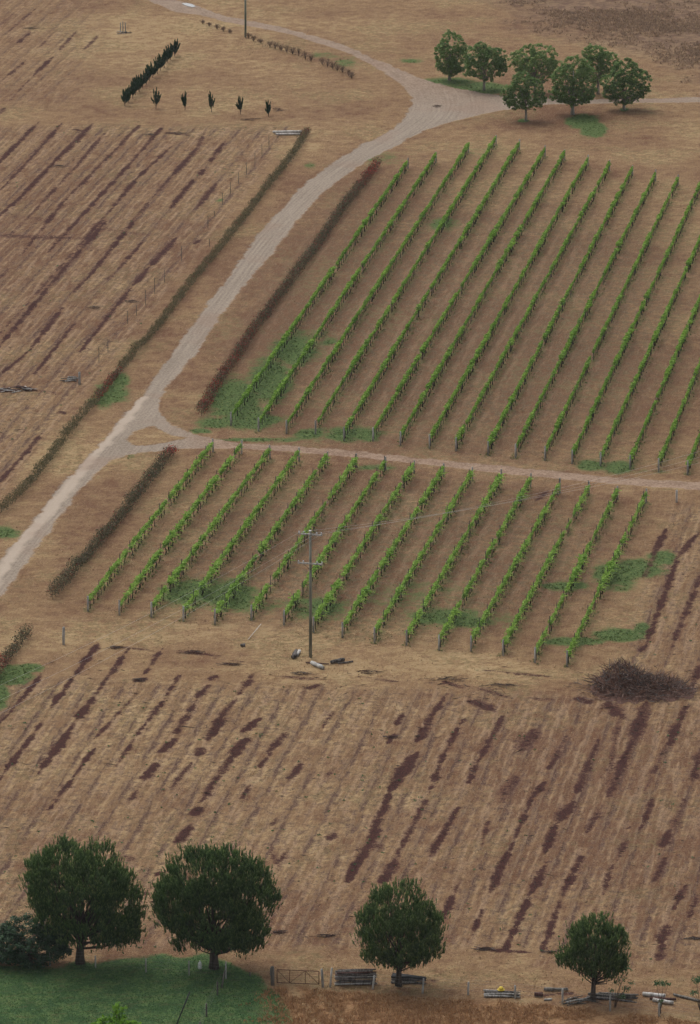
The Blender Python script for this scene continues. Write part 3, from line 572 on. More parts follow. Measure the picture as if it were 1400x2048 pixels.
def pine_tree(base, lobes_px, h0, r0, label, spacing=.62, per=26, seedmul=1.0, thin=0.0, group=None):
    root = thing('pine_tree', G(*base), 0, label, 'tree', group)
    lobes = blob_lobes(base, lobes_px); P, N = crown_clumps(lobes, spacing * 1.0, .25)
    tree_limbs(lobes, P, h0, r0, 'trunk', M['bark'], root, 40)
    # each clump is a fan of upright needle brushes
    Cs = []; As = []; Bs = []; T = []
    low = min(c[2] - r[2] for c, r in lobes); hi = max(c[2] + r[2] for c, r in lobes)
    for p, nn in zip(P, N):
        if rng.random() < thin and nn[2] < .2: continue
        rc = rng.uniform(.28, .55) * (spacing / .62); nb = int(rng.integers(8, 13)); bright = rng.random()
        for _ in range(nb):
            o = rng.normal(0, 1, 3) * rc * V3(.6, .6, .45); q = p + o; ax = unit(nn * .3 + V3(0, 0, 1.0) + rng.normal(0, .13, 3)); L = rng.uniform(.28, .6)
            m = per; tt = rng.random(m); dirs = unit(ax + rng.normal(0, .22, (m, 3))); cc = q + ax * (tt * L)[:, None]; ln = rng.uniform(.07, .13, m)
            Cs.append(cc + dirs * ln[:, None]); As.append(dirs * ln[:, None]); Bs.append(unit(np.cross(dirs, rdirs(m))) * .022 * rng.uniform(.7, 1.4, (m, 1)))
            T.append(np.clip(.22 * bright + .6 * tt ** 1.5 + rng.random(m) * .2, 0, 1))
    me = leaves('crown', np.concatenate(Cs), np.concatenate(As), np.concatenate(Bs), np.concatenate(T))
    kid(link('crown', me, M['pine']), root)
    return root
PG = 'dark pines along the bottom fence'
pine_tree((160,1926), [(128,1758,74,70),(196,1772,68,72),(232,1812,60,62),(160,1800,92,72),(225,1850,52,42),(95,1765,40,42),(112,1838,34,40),(240,1872,36,26),(175,1872,62,24)], 1.5, .34, 'biggest dark green pine at left, its trunk against the low bush', group=PG)
pine_tree((428,1936), [(405,1765,66,66),(455,1762,60,60),(500,1800,55,68),(368,1815,56,52),(430,1835,98,70),(480,1865,60,44),(350,1800,38,34),(388,1872,44,32),(470,1888,48,22)], 1.3, .36, 'big round dark pine growing beside the white container, right of the first pine', group=PG)
pine_tree((797,1971), [(796,1833,58,60),(765,1860,50,56),(835,1862,50,52),(800,1885,82,48),(855,1900,36,24),(760,1915,34,22),(815,1920,44,16)], 1.3, .24, 'mid sized rounded pine with see-through crown between two log stacks', spacing=.56, per=20, thin=.25, group=PG)
pine_tree((1186,2001), [(1186,1888,47,50),(1216,1905,35,44),(1152,1918,38,28),(1190,1925,55,36),(1222,1935,28,26)], 1.5, .2, 'smallest pine of the fence line, at right above splayed logs', spacing=.52, per=20, thin=.2, group=PG)
def leafy_tree(base, lobes_px, h0, r0, label, mat='plane', leaf=.095, spacing=.42, per=34, bark='palebark', name='broadleaf_tree', group=None, thin=.12, nl=34, rc0=.27):
    root = thing(name, G(*base), 0, label, 'tree' if 'tree' in name else 'bush', group)
    lobes = blob_lobes(base, lobes_px, .99); P, N = crown_clumps(lobes, spacing, .35)
    tree_limbs(lobes, P, h0, r0, 'trunk', M[bark], root, nl)
    Cs = []; As = []; Bs = []; T = []
    for p, nn in zip(P, N):
        if rng.random() < thin: continue
        rc = rc0 * rng.uniform(.7, 1.3); m = int(per * rng.uniform(.6, 1.3)); bright = rng.random()
        o = rdirs(m) * rc * rng.uniform(.3, 1, (m, 1)); o[:, 2] *= .75
        nr = unit(o + V3(0, 0, rc * .9) + rng.normal(0, .22, (m, 3))); a = unit(np.cross(nr, rdirs(m))); bb = np.cross(nr, a); sz = leaf * rng.uniform(.6, 1.25, m)
        Cs.append(p + o); As.append(a * sz[:, None]); Bs.append(bb * (sz * .8)[:, None]); T.append(np.clip(.1 + .35 * bright + rng.random(m) * .55, 0, 1))
    kid(link('crown', leaves('crown', np.concatenate(Cs), np.concatenate(As), np.concatenate(Bs), np.concatenate(T)), M[mat]), root)
    return root
TG = 'broadleaf trees beside the far road'
leafy_tree((899,161), [(903,92,28,28),(893,112,26,30),(915,120,24,28),(900,132,28,18)], 1.1, .2, 'leftmost broadleaf tree, tall and dark, above the road junction', group=TG)
leafy_tree((968,180), [(955,112,26,26),(985,118,26,26),(968,132,40,30),(962,100,18,16),(998,135,16,20)], 1.3, .17, 'rounded tree second from left, on a patch of green grass', group=TG)
leafy_tree((1070,186), [(1050,118,30,26),(1085,115,32,26),(1070,135,46,28)], 1.3, .2, 'broad tree standing behind the light green small tree', group=TG)
leafy_tree((1196,188), [(1190,112,28,24),(1212,125,22,26),(1190,135,30,26)], 1.3, .2, 'rearmost tree, rising behind the two dark trees at right', group=TG)
leafy_tree((1145,229), [(1148,142,34,30),(1128,165,30,36),(1165,170,30,38),(1145,185,44,28)], 1.4, .25, 'largest dense broadleaf tree with deep green grass at its foot', group=TG)
leafy_tree((1248,219), [(1250,145,28,28),(1228,165,26,30),(1275,165,26,32),(1252,180,46,26),(1225,185,20,14)], 1.0, .2, 'rightmost broadleaf tree, with drooping crown hiding its trunk', group=TG)
leafy_tree((1052,241), [(1045,165,26,22),(1065,182,24,26),(1030,188,26,26),(1050,200,40,20)], 1.7, .16, 'small light green tree in front, pale trunk showing clear', group=TG, thin=.2)
leafy_tree((62,1927), [(50,1875,62,38),(100,1885,40,38),(10,1890,45,36),(-30,1900,40,28),(65,1900,78,26)], .4, .14, 'low dark spreading bush at left edge behind the fence posts', mat='bush', leaf=.085, spacing=.5, per=60, bark='bark', name='dark_bush', thin=.05, nl=60, rc0=.4)
leafy_tree((232,2150), [(228,2062,38,34),(250,2058,30,26),(205,2075,30,30),(262,2080,30,30),(235,2090,55,34),(240,2030,14,22)], 1.0, .12, 'bright green leafy tree top poking up at the bottom edge', mat='bright', leaf=.12, spacing=.42, per=16, bark='drytwig', name='bright_tree', thin=.15, rc0=.3)
def sapling(base, top, spots, label, mat='sapling'):
    root = thing('sapling', G(*base), 0, label, 'sapling'); s = S(*base); Cs = []; As = []; Bs = []; T = []
    m = MB()
    for (x, y, r, n) in spots:
        c = V3((x - base[0]) / s, rng.normal(0, .2), (base[1] - y) / s); m.tube([V3(rng.normal(0, .05), 0, -.1), c * V3(.4, .5, .55), c], [.03, .02, .008], 5)
        k = int(n); q = c + rdirs(k) * (r / s) * rng.uniform(.2, 1, (k, 1)) * V3(1, 1, .6); a = rdirs(k); bb = unit(np.cross(a, rdirs(k)))
        Cs.append(q); As.append(a * .085); Bs.append(bb * .05); T.append(rng.random(k))
    m.build('trunk', M['drytwig'], root)
    kid(link('crown', leaves('crown', np.concatenate(Cs), np.concatenate(As), np.concatenate(Bs), np.concatenate(T)), M[mat]), root)
sapling((1229,2014), 0, [(1256,1930,10,26),(1245,1950,12,40),(1232,1962,10,40),(1252,1975,11,60),(1222,1975,8,30),(1262,1960,9,30),(1243,1992,12,60)], 'thin leafy sapling growing beside the smallest pine')
sapling((1321,2026), 0, [(1312,1962,9,60),(1326,1964,10,70),(1336,1966,6,30),(1322,2000,6,30),(1320,2010,5,25)], 'flat topped young sapling standing in front of the white logs')
sapling((1400,2020), 0, [(1392,1960,12,120),(1402,1955,14,150),(1412,1970,14,120),(1388,1978,8,50),(1385,1990,6,30)], 'bushy sapling cut by the right edge')
# ------------------------------------------------------------------ young conifers
def conifer(base, hp, wp, label, group, dense=1.0):
    root = thing('young_conifer', G(*base), 0, label, 'shrub', group); s = S(*base); h = hgt(base[1], hp); w_ = wp / s / 2.2
    m = MB(); m.tube([(0, 0, -.1), (0, 0, h * .25), (.02, 0, h * .6)], [.05, .04, .02], 5)
    Cs = []; As = []; Bs = []; T = []; ns = int(13 * dense)
    for i in range(ns):
        a = rng.uniform(0, 6.28); f = math.sqrt(rng.uniform(.0, 1)); e = V3(math.cos(a) * w_ * f, math.sin(a) * w_ * f, h * rng.uniform(.6, 1.15) * (1 - .25 * f)); st = V3(e[0] * .12, e[1] * .12, h * rng.uniform(.08, .2))
        if i < 6: m.tube([st, (st + e) / 2, e], [.025, .02, .01], 4, False)
        k = int(64 * dense); tt = rng.beta(1.7, 1.2, k)[:, None] * .82 + .2; c = st + (e - st) * tt; rad = (.15 - .07 * tt) * np.sin(np.clip(tt, 0, 1) * math.pi) ** .6 * (w_ / .6) + .02
        o = rdirs(k); o[:, 2] *= .3; c = c + o * rad * rng.uniform(.3, 1, (k, 1)); ax = unit(unit(e - st) + o * .35); L = rng.uniform(.09, .17, k)[:, None]
        Cs.append(c); As.append(ax * L); Bs.append(unit(np.cross(ax, rdirs(k))) * .05); T.append(np.clip(rng.random(k) * .6 + tt[:, 0] * .3, 0, 1))
    m.build('trunk', M['drytwig'], root)
    kid(link('foliage', leaves('foliage', np.concatenate(Cs), np.concatenate(As), np.concatenate(Bs), np.concatenate(T)), M['conifer']), root)
for i, (x, y, hp, wp, lab) in enumerate([(312,217,38,25,'wide young conifer nearest the slanting conifer row'), (370,220,38,20,'narrow young conifer with a low bare stem, second in the line of five'), (423,224,41,21,'tallest young conifer, middle of the line of five'), (481,228,38,22,'open branched young conifer, fourth in the line of five'), (537,233,36,15,'thinnest young conifer, at the right end of the line')]):
    conifer((x, y), hp, wp, lab, 'five separate young conifers in a line')
NC = 15
for i in range(NC):
    t = i / (NC - 1); x = 251 + 98 * t + random.uniform(-1.5, 1.5); y = 211 - 98 * t + random.uniform(-1, 1)
    lab = 'front end conifer of the slanting conifer row' if i == 0 else 'far end conifer of the slanting row, standing a little apart' if i == NC - 1 else '%s dark conifer from the front in the slanting row' % ORD[i]
    conifer((x, y), random.uniform(31, 37), random.uniform(20, 26), lab, 'slanting row of dark conifers', 1.3)
# ------------------------------------------------------------------ dry shrubs beside the far road
SH = [(405,47,6),(419,52,7),(434,58,9),(447,62,8),(460,66,7),(497,76,10),(507,82,11),(521,86,8),(540,94,12),(550,97,12),(562,101,11),(574,105,14),(585,108,13),(597,112,15),(611,119,15),(622,123,13),(645,129,13),(655,133,14),(665,137,14),(675,141,13),(685,145,13),(697,152,14),(703,156,12)]
for i, (x, y, hp) in enumerate(SH):
    lab = 'dry leafless shrub nearest the top left of the far roadside line' if i == 0 else 'last dry shrub of the roadside line, nearest the road bend' if i == len(SH) - 1 else 'dry purple-brown shrub, number %d along the roadside line from the top left' % (i + 1)
    root = thing('dry_shrub', G(x, y), 0, lab, 'shrub', 'dry shrubs beside the far road'); h = hgt(y, hp); m = MB()
    for k in range(16):
        a = random.uniform(0, 6.28); e = V3(math.cos(a) * h * .8, math.sin(a) * h * .8, h * random.uniform(.7, 1.25)); e[:2] *= random.random(); m.tube([(0, 0, -.05), e * V3(.4, .4, .55), e], [.022, .018, .006], 4, False)
    m.build('stem', M['drytwig'], root); k = 110; t = rng.random(k)[:, None]
    q = V3(0, 0, h * .25) + rng.normal(0, h * .33, (k, 3)) * V3(1, 1, .2) + V3(0, 0, h * .7) * t; aa = unit(rng.normal(0, .5, (k, 3)) + V3(0, 0, 1))
    kid(link('foliage', leaves('foliage', q, aa * .09, unit(np.cross(aa, rdirs(k))) * .05, rng.random(k) * .7), M['brown']), root)
# ------------------------------------------------------------------ hedges
def hedge(name, pts, wid, ht, mat, label, red=None, dens=150, leaf=.07, cat='hedge', shag=.3):
    W = [G(*p) for p in smooth(pts, 4)]; root = thing(name, W[-1], 0, label, cat); o0 = W[-1]; Cs = []; As = []; Bs = []; T = []; RC = []; RA = []; RB = []; RT = []; m = MB()
    seg = [np.linalg.norm(b_ - a_) for a_, b_ in zip(W[:-1], W[1:])]; tot = sum(seg); run = 0
    for a_, b_, L in zip(W[:-1], W[1:], seg):
        st = max(int(L / .45), 1)
        for i in range(st):
            f = (i + rng.random()) / st; c = a_ + (b_ - a_) * f - o0; u_ = (run + L * f) / tot; g_ = .55 + .45 * vnoise(np.array(c[0] + 50.), np.array(c[1] + 900.), .5) + .5 * vnoise(np.array(c[0] + 9.), np.array(c[1] + 400.), 1.3); hh = ht * g_ * rng.uniform(.85, 1.15); ww = wid * (.8 + .3 * g_)
            n = int(dens * .45); o = rdirs(n) * rng.uniform(.35, 1, (n, 1)) * V3(ww / 2, .5, hh * .45) + V3(0, 0, hh * .52); q = c + o
            nr = unit(o - V3(0, 0, hh * .4) + rng.normal(0, .2, (n, 3))); a = unit(np.cross(nr, rdirs(n)) + V3(0, 0, shag)); s_ = leaf * rng.uniform(.6, 1.4, n)
            tn = np.clip(rng.random(n) * .7 + rng.random() * .3, 0, 1); rp = red(u_) if red else 0; isr = rng.random(n) < rp
            bb = unit(np.cross(a, rdirs(n)))
            Cs.append(q[~isr]); As.append((a * s_[:, None])[~isr]); Bs.append((bb * (s_ * .6)[:, None])[~isr]); T.append(tn[~isr])
            RC.append(q[isr]); RA.append((a * s_[:, None])[isr]); RB.append((bb * (s_ * .7)[:, None])[isr]); RT.append(tn[isr] * (.55 + .6 * min(rp * 1.6, 1)))
            if i % 2 == 0: m.tube([c + V3(0, 0, -.1), c + V3(rng.normal(0, .15), rng.normal(0, .15), hh * .55)], [.035, .015], 4, False)
        run += L
    m.build('stem', M['drytwig'], root)
    kid(link('foliage', leaves('foliage', np.concatenate(Cs), np.concatenate(As), np.concatenate(Bs), np.concatenate(T)), mat), root)
    if red and sum(len(q) for q in RC): kid(link('blossom', leaves('blossom', np.concatenate(RC), np.concatenate(RA), np.concatenate(RB), np.clip(np.concatenate(RT), 0, 1)), M['redbud']), root)
hedge('rose_hedge', ROSES_MID, 1.45, 1.3, M['rose'], 'long dark rose hedge between the main road and upper vineyard, reddest at its near end', lambda u_: .16 + .42 * math.exp(-((u_ - .03) / .08) ** 2) + .38 * max(0, (u_ - .5) / .5) * (.5 + .6 * math.sin(u_ * 60) ** 2), 300)
hedge('rose_hedge', ROSES_LOW, 1.5, 1.35, M['rose'], 'dark rose hedge left of the lower vineyard with a red tuft at its far end', lambda u_: .08 + .6 * math.exp(-(u_ / .06) ** 2), 320)
hedge('rose_hedge', ROSES_BL, 1.4, 1.3, M['rose'], 'rose hedge cut by the left edge above a bright green grass patch', lambda u_: .06 + .45 * math.exp(-((u_ - .6) / .15) ** 2), 200)
hedge('dry_hedge', HEDGE_UP, 1.2, 1.05, M['hedge'], 'long thin olive-brown hedge left of the main road, beyond the fork', lambda u_: .03 + .35 * math.exp(-(u_ / .03) ** 2), 190, shag=.9)
hedge('rose_hedge', HEDGE_MID, 1.1, 1.0, M['rose'], 'short reddish rose hedge on green grass left of the road fork', lambda u_: .4, 170)
hedge('dry_hedge', HEDGE_LOW, 1.25, 1.1, M['hedge'], 'olive-brown hedge left of the main road below the fork', None, 190, shag=.9)
# ------------------------------------------------------------------ posts, stakes, poles
def post(base, hp, r, mat, label, name='post', cat='post', group=None, lean=0, ground=True):
    me = post_mesh(hgt(base[1], hp), r, 8, name, lean); o = link(name, me, M[mat]); o.location = tuple(G(*base)); tag(o, label, cat, group); return o
STK = [(538,295,25),(524,312,24),(510,330,25),(493,350,25),(477,368,23),(461,388,24),(445,410,25),(429,433,11),(416,456,24),(419,493,15),(363,522,30),(329,565,25),(309,587,32),(291,610,30),(273,632,22),(255,647,25),(216,705,27),(198,725,30)]
for i, (x, y, hp) in enumerate(STK):
    lab = 'thin dark stake beside the pale logs, farthest of the stake line' if i == 0 else 'nearest thin stake of the line beside the olive hedge' if i == len(STK) - 1 else 'thin dark stake, %s from the far end beside the olive hedge' % (ORD[i] if i < 17 else 'next to last')
    post((x, y), hp, .035, 'darkpost', lab, 'stake', 'stake', 'thin stakes beside the olive hedge')
post((127,1289), 35, .13, 'post', 'lone stout grey post left of the lower vineyard headland', lean=.04)
post((1353,1004), 24, .11, 'whitelog', 'lone whitish post at the right end of the lower vineyard')
post((159,768), 24, .13, 'post', 'upright weathered post beside the small stump heap')
def pole_thing(base, hp, r, label, arms, mat='pole'):
    root = thing('utility_pole', G(*base), 0, label, 'utility pole'); h = hgt(base[1], hp)
    m = MB(); m.tube([(0, 0, -.5), (.02, 0, h * .5), (0, 0, h)], [r, r * .88, r * .72], 12); m.build('pole', M[mat], root)
    if arms:
        cap = MB(); cap.tube([(0, 0, h), (0, 0, h + .06)], [r * .8, r * .8], 10); cap.build('cap', M['white'], root)
        for z, L, az in ((h - .28, 2.3, -.25), (h - 3.1, 2.4, -.22)):
            a = MB(); dx, dy = math.cos(az), math.sin(az); a.box((.0, -.16, z), (L, .11, .13), az); arm = a.build('crossarm', M['post'], root, False)
            for t in (-.46, -.27, .27, .46):
                q = MB(); px_, py_ = dx * L * t, dy * L * t - .16
                q.tube([(px_, py_, z + .07), (px_, py_, z + .13), (px_, py_, z + .2), (px_, py_, z + .27)], [.02, .07, .07, .03], 8); kid(q.build('insulator', M['porcelain']), arm)
        br = MB()
        for s_ in (-1, 1): br.tube([(0, -.16, h - 3.7), (s_ * .6, -.16, h - 3.15)], .02, 4)
        br.build('brace', M['rust'], root)
    return root, h
UPB = (621, 1314); up, uh = pole_thing(UPB, 250, .155, 'tall weathered power pole with two crossarms in the lower vineyard', True)
pole_thing((491,74), 150, .16, 'slim pale green pole beside the far roadside shrubs, cut by the top edge', False, 'greenpole')
pb = G(*UPB)
def catenary(a, b_, sag, n=26):
    t = np.linspace(0, 1, n)[:, None]; p = a + (b_ - a) * t; p[:, 2] -= (4 * sag * t * (1 - t))[:, 0]; return list(p)
cab = thing('power_line', pb, 0, 'three thin power cables running over the lower vineyard from the pole', 'power line')
def far_pt(px_, py_, y):                                   # world point at depth y seen at that pixel
    kx = (px_ - 700) / F; ky = (1024 - py_) / F; t = y / (ca + ky * sa); return V3(kx * t, y, H + (-sa + ky * ca) * t)
for i, (off, lx, rx) in enumerate((((-.95, .1, uh - .1), (-260, 1480), (1500, 900)), ((.62, -.3, uh - .1), (-250, 1510), (1500, 886)), ((1.05, -.4, uh - .15), (-240, 1540), (1500, 872)))):
    a = pb + V3(*off); m = MB()
    Lp = far_pt(lx[0], lx[1], pb[1] - 62); Rp = far_pt(rx[0], rx[1], pb[1] + 60)
    pl = catenary(a, Lp, .9); m.tube([p_ - pb for p_ in pl], .007, 4, False)
    pr = catenary(a, Rp, .9); m.tube([p_ - pb for p_ in pr], .007, 4, False)
    m.build('cable', M['cable'], cab)
# ------------------------------------------------------------------ logs, heaps, sticks
def log_thing(a, b_, r, mat, label, group=None, z=None, name='log', cat='log'):
    A_, B_ = G(*a), G(*b_); c0 = (A_ + B_) / 2; zz = r if z is None else z; m = MB(); L = np.linalg.norm(B_ - A_); k = 5
    pts = [A_ - c0 + (B_ - A_) * t + V3(rng.normal(0, r * .15), rng.normal(0, r * .15), zz * .9) for t in np.linspace(0, 1, k)]
    m.tube(pts, [r * rng.uniform(.85, 1.1) for _ in range(k)], 9); o = link(name, m.mesh(name), M[mat]); o.location = tuple(c0); tag(o, label, cat, group); return o
log_thing((546,266), (604,265), .17, 'whitelog', 'long pale log at the top end of the olive hedge, rear one')
log_thing((552,270), (603,270), .15, 'whitelog', 'pale log in front of the other, at the top end of the olive hedge')
log_thing((570,264), (592,265), .12, 'redlog', 'short dark red log lying against the pale logs')
log_thing((586,1318), (592,1306), .22, 'log', 'dark split stump left of the power pole foot')
log_thing((594,1312), (599,1305), .16, 'whitelog', 'pale broken log end left of the power pole foot')
log_thing((612,1326), (658,1329), .07, 'redlog', 'thin reddish rail lying in front of the power pole')
log_thing((622,1328), (646,1339), .19, 'post', 'thick grey log lying in front of the power pole')
log_thing((662,1327), (689,1321), .16, 'log', 'dark grey log right of the power pole foot')
log_thing((676,1328), (706,1324), .08, 'log', 'thin dark rail at the far right of the logs by the power pole')
rod = MB(); A_ = G(496,1280); m = rod.tube([(0, 0, .05), tuple(G(522,1255) - A_ + V3(0, 0, .35))], .03, 6); o = link('pipe', rod.mesh('pipe'), M['whitelog']); o.location = tuple(A_); tag(o, 'thin white pipe lying aslant on the headland left of the power pole', 'pipe')
log_thing((482,1293), (490,1292), .14, 'log', 'small dark stump end below the white pipe', name='stump', cat='stump')
def heap(center, rx, ry, n, r, ln, label, mats=('log',), name='branch_heap', cat='branches', ht=.3, ang=(0, .5), group=None, clod=0):
    """a heap of branches: a few branches each its own part"""
    s = S(*center); c0 = G(*center); e = G(center[0], center[1] - ry); dep = abs(e[1] - c0[1]); X_ = rx / s
    root = thing(name, c0, 0, label, cat, group)
    per = max(1, n // 24); k = 0
    while k < n:
        m = MB()
        for _ in range(per):
            a = rng.normal(ang[0], ang[1]); L = ln * rng.uniform(.5, 1.2); q = rng.normal(0, .42, 2) if name == 'branch_heap' else rng.uniform(-1, 1, 2); rr = np.hypot(*q)
            if rr > 1 and name != 'branch_heap': q /= rr
            z = ht * (1 - min(rr, 1) ** 1.4) * rng.random() + r; c = V3(q[0] * X_, q[1] * dep, z); d = V3(math.cos(a), math.sin(a), rng.normal(0, .12 + .25 * (ht > .6))) * L / 2
            if z - abs(d[2]) < 0: d[2] *= .3
            r1 = r * rng.uniform(.5, 1.3); m.tube([c - d, c + rng.normal(0, .04 * L, 3) * V3(1, 1, .4), c + d], [r1, r1 * .85, r1 * .5], 5)
        m.build('branch', M[mats[rng.integers(len(mats))]], root); k += per
    return root
heap((32,780), 36, 5, 34, .07, 1.6, 'heap of pale and dark broken logs at the left edge', ('log', 'redlog', 'whitelog', 'twig'), 'log_heap', 'logs', .45)
heap((143,761), 14, 3, 14, .07, 1.2, 'small stump heap beside the upright weathered post', ('log', 'post'), 'log_heap', 'logs', .45)
heap((246,66), 14, 2, 12, .05, 1.4, 'pale sticks heaped round the far tree guard', ('log', 'post'), 'stick_heap', 'sticks', .15)
for i, (x, y, hp) in enumerate([(241,64,19),(246,67,24),(251,65,20)]):
    post((x, y), hp, .07, 'post', ['left', 'middle, tallest', 'right'][i] + ' stake of the far tree guard in the bare field', 'stake', 'stake')
for cx, cy, rx, lab in [(64,57,14,'dark twig heap in the far left field'),(118,333,16,'dark twig heap lying across the upper left strips'),(353,267,24,'flat dark twig heap at the top of the upper left strips'),(300,270,12,'small litter of branches under the conifer line'),(235,1296,22,'brittle branches at the top of the lower left strips'),(385,1305,34,'long low tangle of branches on the left headland'),(460,1330,26,'short branch litter left of the power pole logs'),(605,1348,28,'dark branch tangle in front of the power pole logs'),(900,1358,40,'long thin line of branches on the middle headland'),(1010,1372,42,'line of dark sticks left of the big brush heap'),(735,1345,26,'small sticks right of the power pole logs'),(970,1899,26,'reddish branch heap at the field foot right of the third pine'),(1100,1905,16,'dark branches at the field foot left of the smallest pine'),(1390,1878,20,'dark branches near the right edge of the field foot'),(655,1872,26,'tangle of branches at the field foot between two pines'),(560,1865,14,'sparse branches right of the big round pine'),(190,616,14,'twigs lying between the left strips'),(265,603,12,'twigs lying beside the thin stakes'),(875,213,7,'small dark heap in the middle of the road junction'),(280,1360,12,'dark twig clump in the second left strip'),(785,1475,14,'forked dead branch in the middle field'),(500,240,22,'thin twigs right of the conifer line'),(560,220,12,'dark twigs beside the thinnest conifer')]:
    heap((cx, cy), rx, max(3.0, rx * .13), int(12 + rx * .5), .022, .95, lab, ('twig', 'twig', 'log', 'redlog'), 'branch_heap', 'branches', .16)
# big brush heap
def brush(center, label):
    c0 = G(*center); s = S(*center); root = thing('brush_heap', c0, 0, label, 'brush heap')
    def hfun(x, y):                                         # metres
        return max(0, 2.1 * math.exp(-((x + 1.5) / 1.9) ** 2 - (y / 2.8) ** 2) + .5 * math.exp(-((x + 2.9) / .9) ** 2 - ((y + .5) / 1.4) ** 2) + 1.0 * math.exp(-((x - 2.3) / 2.5) ** 2 - ((y + .8) / 2.4) ** 2) - .12)
    n = 60; gx = np.linspace(-6, 7, n); gy = np.linspace(-6, 6, n); vs = []; fs = []
    for y in gy:
        for x in gx: hh_ = hfun(x, y); vs.append((x, y, hh_ * .62 - .12 + rng.normal(0, .16) * min(1, hh_)))
    for j in range(n - 1):
        for i in range(n - 1): fs.append((j * n + i, j * n + i + 1, (j + 1) * n + i + 1, (j + 1) * n + i))
    mb = MB(); mb.add(vs, fs); mb.build('soil_mound', M['dirt'], root, False)
    for g_ in range(40):
        m = MB()
        for _ in range(40):
            x, y = rng.normal(.0, 2.7), rng.normal(-.3, 1.8); h = hfun(x, y)
            if h < .05 and rng.random() < .8: continue
            L = rng.uniform(.35, 1.3); a = rng.uniform(0, 6.28); el = rng.uniform(-.1, 1.1) * min(1, h + .15); d = V3(math.cos(a) * math.cos(el), math.sin(a) * math.cos(el), math.sin(el)) * L
            c = V3(x, y, h * rng.uniform(.75, 1.05) + .03); r = rng.uniform(.012, .05); m.tube([c, c + d * .5 + rng.normal(0, .06, 3), c + d], [r, r * .8, r * .4], 4, False)
        m.build('branch', M[['heapwood', 'drytwig', 'rustwig', 'heapwood', 'rustwig', 'log'][g_ % 6]], root)
brush((1275,1376), 'large heap of dead brush and soil right of the lower vineyard')
# stacks along the bottom fence
def stack(center, wpx, hpx, n, label, mats=('log',), ang=0.0, r=.08):
    s = S(*center); c0 = G(*center); root = thing('log_stack', c0, ang, label, 'logs', 'log stacks by the bottom fence'); W_ = wpx / s; Ht = hpx / s; k = 0; layers = max(1, int(Ht / (r * 1.9)))
    for i in range(n):
        z = r + (i % layers) / max(layers, 1) * Ht; y = rng.uniform(-.5, .5) * (1 - .3 * z / max(Ht, .1)); L = W_ * rng.uniform(.65, 1.0); x = rng.uniform(-1, 1) * (W_ - L) / 2; tl = rng.normal(0, .04); rr = r * rng.uniform(.6, 1.25)
        m = MB(); m.tube([(x - L / 2, y, z - tl * L / 2), (x, y + rng.normal(0, .06), z + rng.normal(0, .03)), (x + L / 2, y + rng.normal(0, .1), z + tl * L / 2)], [rr, rr * .95, rr * .7], 7); m.build('log', M[mats[i % len(mats)]], root)
stack((712,1968), 86, 30, 26, 'tall stack of long grey logs right of the steel gate', ('log', 'redlog', 'log', 'darkpost', 'post'))
stack((818,1963), 72, 12, 14, 'low dark log stack behind the mid sized pine trunk', ('darkpost', 'log', 'black'), -.12)
stack((1004,1991), 74, 9, 12, 'low stack of poles carrying a yellow object', ('log', 'darkpost', 'post'))
heap((1158,2004), 24, 5, 16, .06, 2.0, 'splayed thin logs left of the smallest pine foot', ('log', 'post', 'darkpost'), 'log_stack', 'logs', .4, (.5, .35))
stack((1225,1998), 104, 9, 12, 'long poles lying right of the smallest pine foot', ('log', 'darkpost'), -.1)
log_thing((1286,1991), (1330,1996), .17, 'whitelog', 'rear white log at lower right near the flat topped sapling')
log_thing((1306,2002), (1346,2009), .15, 'whitelog', 'front white log at lower right near the flat topped sapling')
log_thing((1300,1999), (1352,2001), .12, 'redlog', 'dark reddish log between and behind the white logs')
log_thing((1347,1991), (1408,2006), .1, 'darkpost', 'long dark pole running off the right edge')
log_thing((1088,1981), (1136,1981), .13, 'darkpost', 'dark log lying left of the smallest pine, by a fence post')
log_thing((1067,1992), (1085,1992), .17, 'redlog', 'short dark red stump log right of the pole stack')
log_thing((1088,2001), (1104,2000), .08, 'post', 'small grey stick right of the dark red stump log')
hat = MB(); hat.tube([(0, 0, 0), (0, 0, .1), (0, 0, .22), (0, 0, .27)], [.2, .21, .15, .05], 12); hat.tube([(0, 0, 0), (0, 0, .025)], [.3, .3], 14)
o = link('yellow_bucket', hat.mesh('yellow_bucket'), M['yellow']); p = G(1002,1990); o.location = (p[0], p[1], .44); tag(o, 'small bright yellow rounded object on top of the low pole stack', 'bucket')
# ------------------------------------------------------------------ fence along the bottom
def fence(posts, label, mat='post', r=.07, wires=(.35, .65, .95, 1.2), hs=None):
    W = [G(x, y) for x, y, h, l_ in posts]; root = thing('wire_fence', W[0], 0, label, 'fence')
    for w_, (x, y, hp, ln) in zip(W, posts):
        h = hgt(y, hp); me = MB(); k = ln / S(x, y); me.tube([(0, 0, -.2), (k * .5, 0, h * .5), (k, 0, h)], [r, r, r * .85], 8); q = me.build('post', M[mat], root); q.location = tuple(w_ - W[0])
    m = MB()
    for z in wires:
        for a_, c_ in zip(W[:-1], W[1:]): m.tube([a_ - W[0] + V3(0, 0, z), c_ - W[0] + V3(0, 0, z)], .006, 3)
    m.build('wire', M['fencewire'], root); return root
fence([(-60,1918,26,0),(11,1926,27,0),(100,1930,27,0),(191,1935,24,0),(292,1945,27,0),(378,1950,28,0),(452,1957,34,0)], 'wire fence with pale posts in front of the two big pines and bush', r=.06)
fence([(443,1975,34,7),(435,1990,26,0),(413,2033,26,0),(400,2070,26,0)], 'short fence running down from the leaning corner post to the bottom', 'darkpost', .07)
